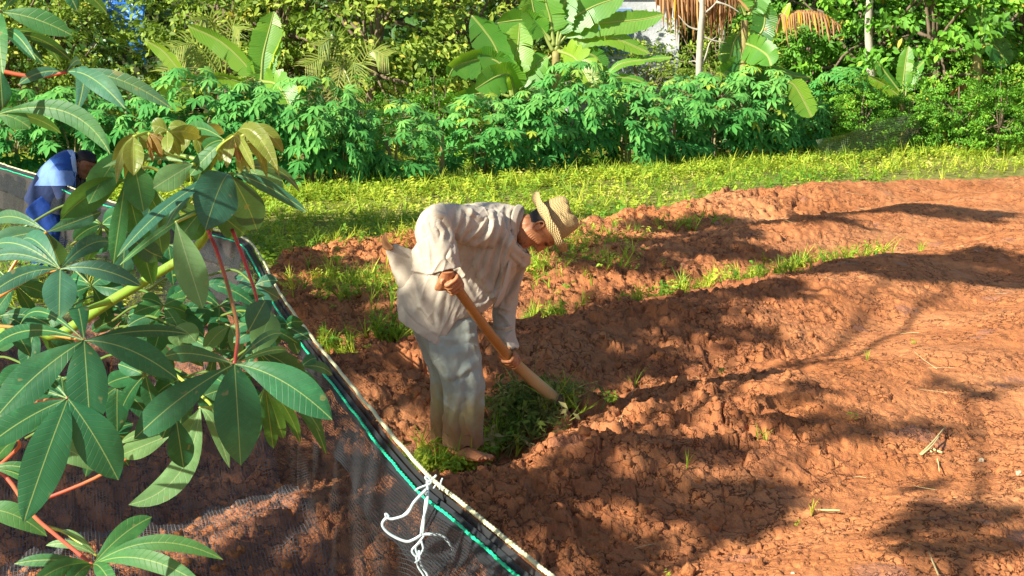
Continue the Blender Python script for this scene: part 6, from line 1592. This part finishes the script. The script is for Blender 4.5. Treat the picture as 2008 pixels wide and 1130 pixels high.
# shirt with broad horizontal bands; shadow on its front is painted in near-black
def _str(k):
    o = k.attr('rnd'); return k.ramp(o, [(0, (.02, .035, .10)), (.24, (.015, .025, .08)), (.25, (.17, .30, .66)), (.52, (.17, .30, .66)), (.53, (.02, .09, .36)), (.78, (.02, .09, .36)), (.79, (.45, .60, .88)), (.90, (.45, .60, .88)), (.91, (.01, .012, .02))], 'CONSTANT')  # last stop is the shadow on the front, not a band
M_SH2 = cloth_mat("blue_banded_shirt", _str)
tr2 = resample_rings([ell2((50, 385), (108, 432), .17), ell2((72, 342), (132, 405), .17), ell2((95, 316), (150, 382), .185), ell2((120, 298), (160, 362), .18), ell2((136, 296), (160, 350), .11), ell2((147, 300), (160, 345), .075)], 5)
Vs_, Fs_ = hemshell(tr2, .012); ns_ = Vs_.reshape(-1, 28, 3).shape[0]
def shl2(pts, r, n=20, k_=4):
    W = np.array([P(a, b, Y2 + d) for a, b, d in pts]); A = smooth_path(np.hstack([W, np.array(r)[:, None]]), k_); T, U, Wd = frames(A[:, :3], [0, -1, .2]); a = np.linspace(0, 2 * np.pi, n, endpoint=False)
    return A[:, None, :3] + (U[:, None] * np.cos(a)[None, :, None] + Wd[:, None] * np.sin(a)[None, :, None]) * A[:, 3, None, None]
V, F = remesh_union([(Vs_, Fs_), hemshell(shl2([(130, 388, -.22), (122, 365, -.21), (116, 345, -.18), (125, 332, -.12)], [.075, .08, .085, .08]), .012), hemshell(shl2([(160, 378, .17), (148, 350, .15), (140, 335, .1)], [.07, .08, .08]), .012)], .007, 3)
N = vnormals(V, F); V = V + N * (.008 * (1 - 2 * np.abs(fbm(V[:, 0] * 7, V[:, 2] * 7, 3, 5, V[:, 1] * 7))))[:, None]
qx = topx(V); axis_t = ((qx[:, 0] - 60) * .80 - (qx[:, 1] - 385) * .60) / 140.0
arm = (V[:, 1] < Y2 - .13) & (qx[:, 1] > 335)
at = np.where(arm, np.interp(qx[:, 1], [335, 352, 372, 400], [.35, .3, .22, .1]), axis_t)
at = np.where((qx[:, 0] > 148) & (~arm), .95, at)  # shadowed front: shade put into the colour
mesh_obj("shirt", V - p20, F, M_SH2, per2, True, {'rnd': np.clip(at, .01, .99)})
sheet("collar", [[P(141, 292, Y2 + .05), P(148, 300, Y2 - .08), P(150, 330, Y2 - .10), P(152, 350, Y2 - .06)], [P(134, 297, Y2 + .05), P(139, 308, Y2 - .12), P(142, 334, Y2 - .13), P(146, 354, Y2 - .10)]], .006, simple("pale_blue_collar", (.36, .52, .82), .8, .2, 30), per2, 2, p20)
lg = [hemshell(shl2([(72, 543, -.10), (86, 500, -.10), (104, 455, -.12), (90, 420, -.1), (75, 400, -.08)], [.075, .085, .10, .12, .13]), .012), hemshell(shl2([(95, 543, .10), (98, 505, .10), (112, 458, .10), (92, 420, .08), (78, 402, .08)], [.075, .085, .10, .12, .13]), .012)]
V, F = remesh_union(lg, .008, 3); N = vnormals(V, F); V = V + N * (.008 * (1 - 2 * np.abs(fbm(V[:, 0] * 8, V[:, 2] * 5, 3, 9, V[:, 1] * 7))))[:, None]
mesh_obj("trousers", V - p20, F, simple("blue_trousers", (.01, .05, .26), .8, .3, 10, .3), per2)
# short black hair: cap following the skull
rows = []
for h in np.linspace(-.045, .125, 20):
    b = np.interp(h, [-.06, -.03, 0, .03, .06, .09, .112, .125], [.064, .090, .105, .110, .106, .088, .055, .004]); fr_ = np.interp(h, [-.06, .045, .055, .08, .112, .125], [0, 0, .096, .085, .05, .004]); wdt = np.interp(h, [-.06, -.03, 0, .03, .06, .09, .112, .125], [.058, .072, .078, .081, .080, .068, .045, .004])
    amin = np.interp(h, [-.06, -.01, .04, .06, .08], [125, 100, 75, 8, 0]); a = np.radians(np.linspace(amin, 360 - amin, 36)); x = np.where(np.cos(a) > 0, np.cos(a) * np.maximum(fr_, .06 if h > .03 else 0), np.cos(a) * b)
    rows.append(h2 + f2[None] * x[:, None] + s2[None] * (np.sin(a) * wdt)[:, None] + u2[None] * h)
R = np.array(rows); R = h2 + (R - h2) * (1.02 + .02 * np.random.default_rng(4).normal(size=R.shape[:2]))[..., None]
o = mesh_obj("hair", R.reshape(-1, 3) - p20, grid_faces(20, 36, False), simple("black_hair", (.012, .011, .012), .5, .3, 60), per2); m_ = o.modifiers.new("s", 'SOLIDIFY'); m_.thickness = .008
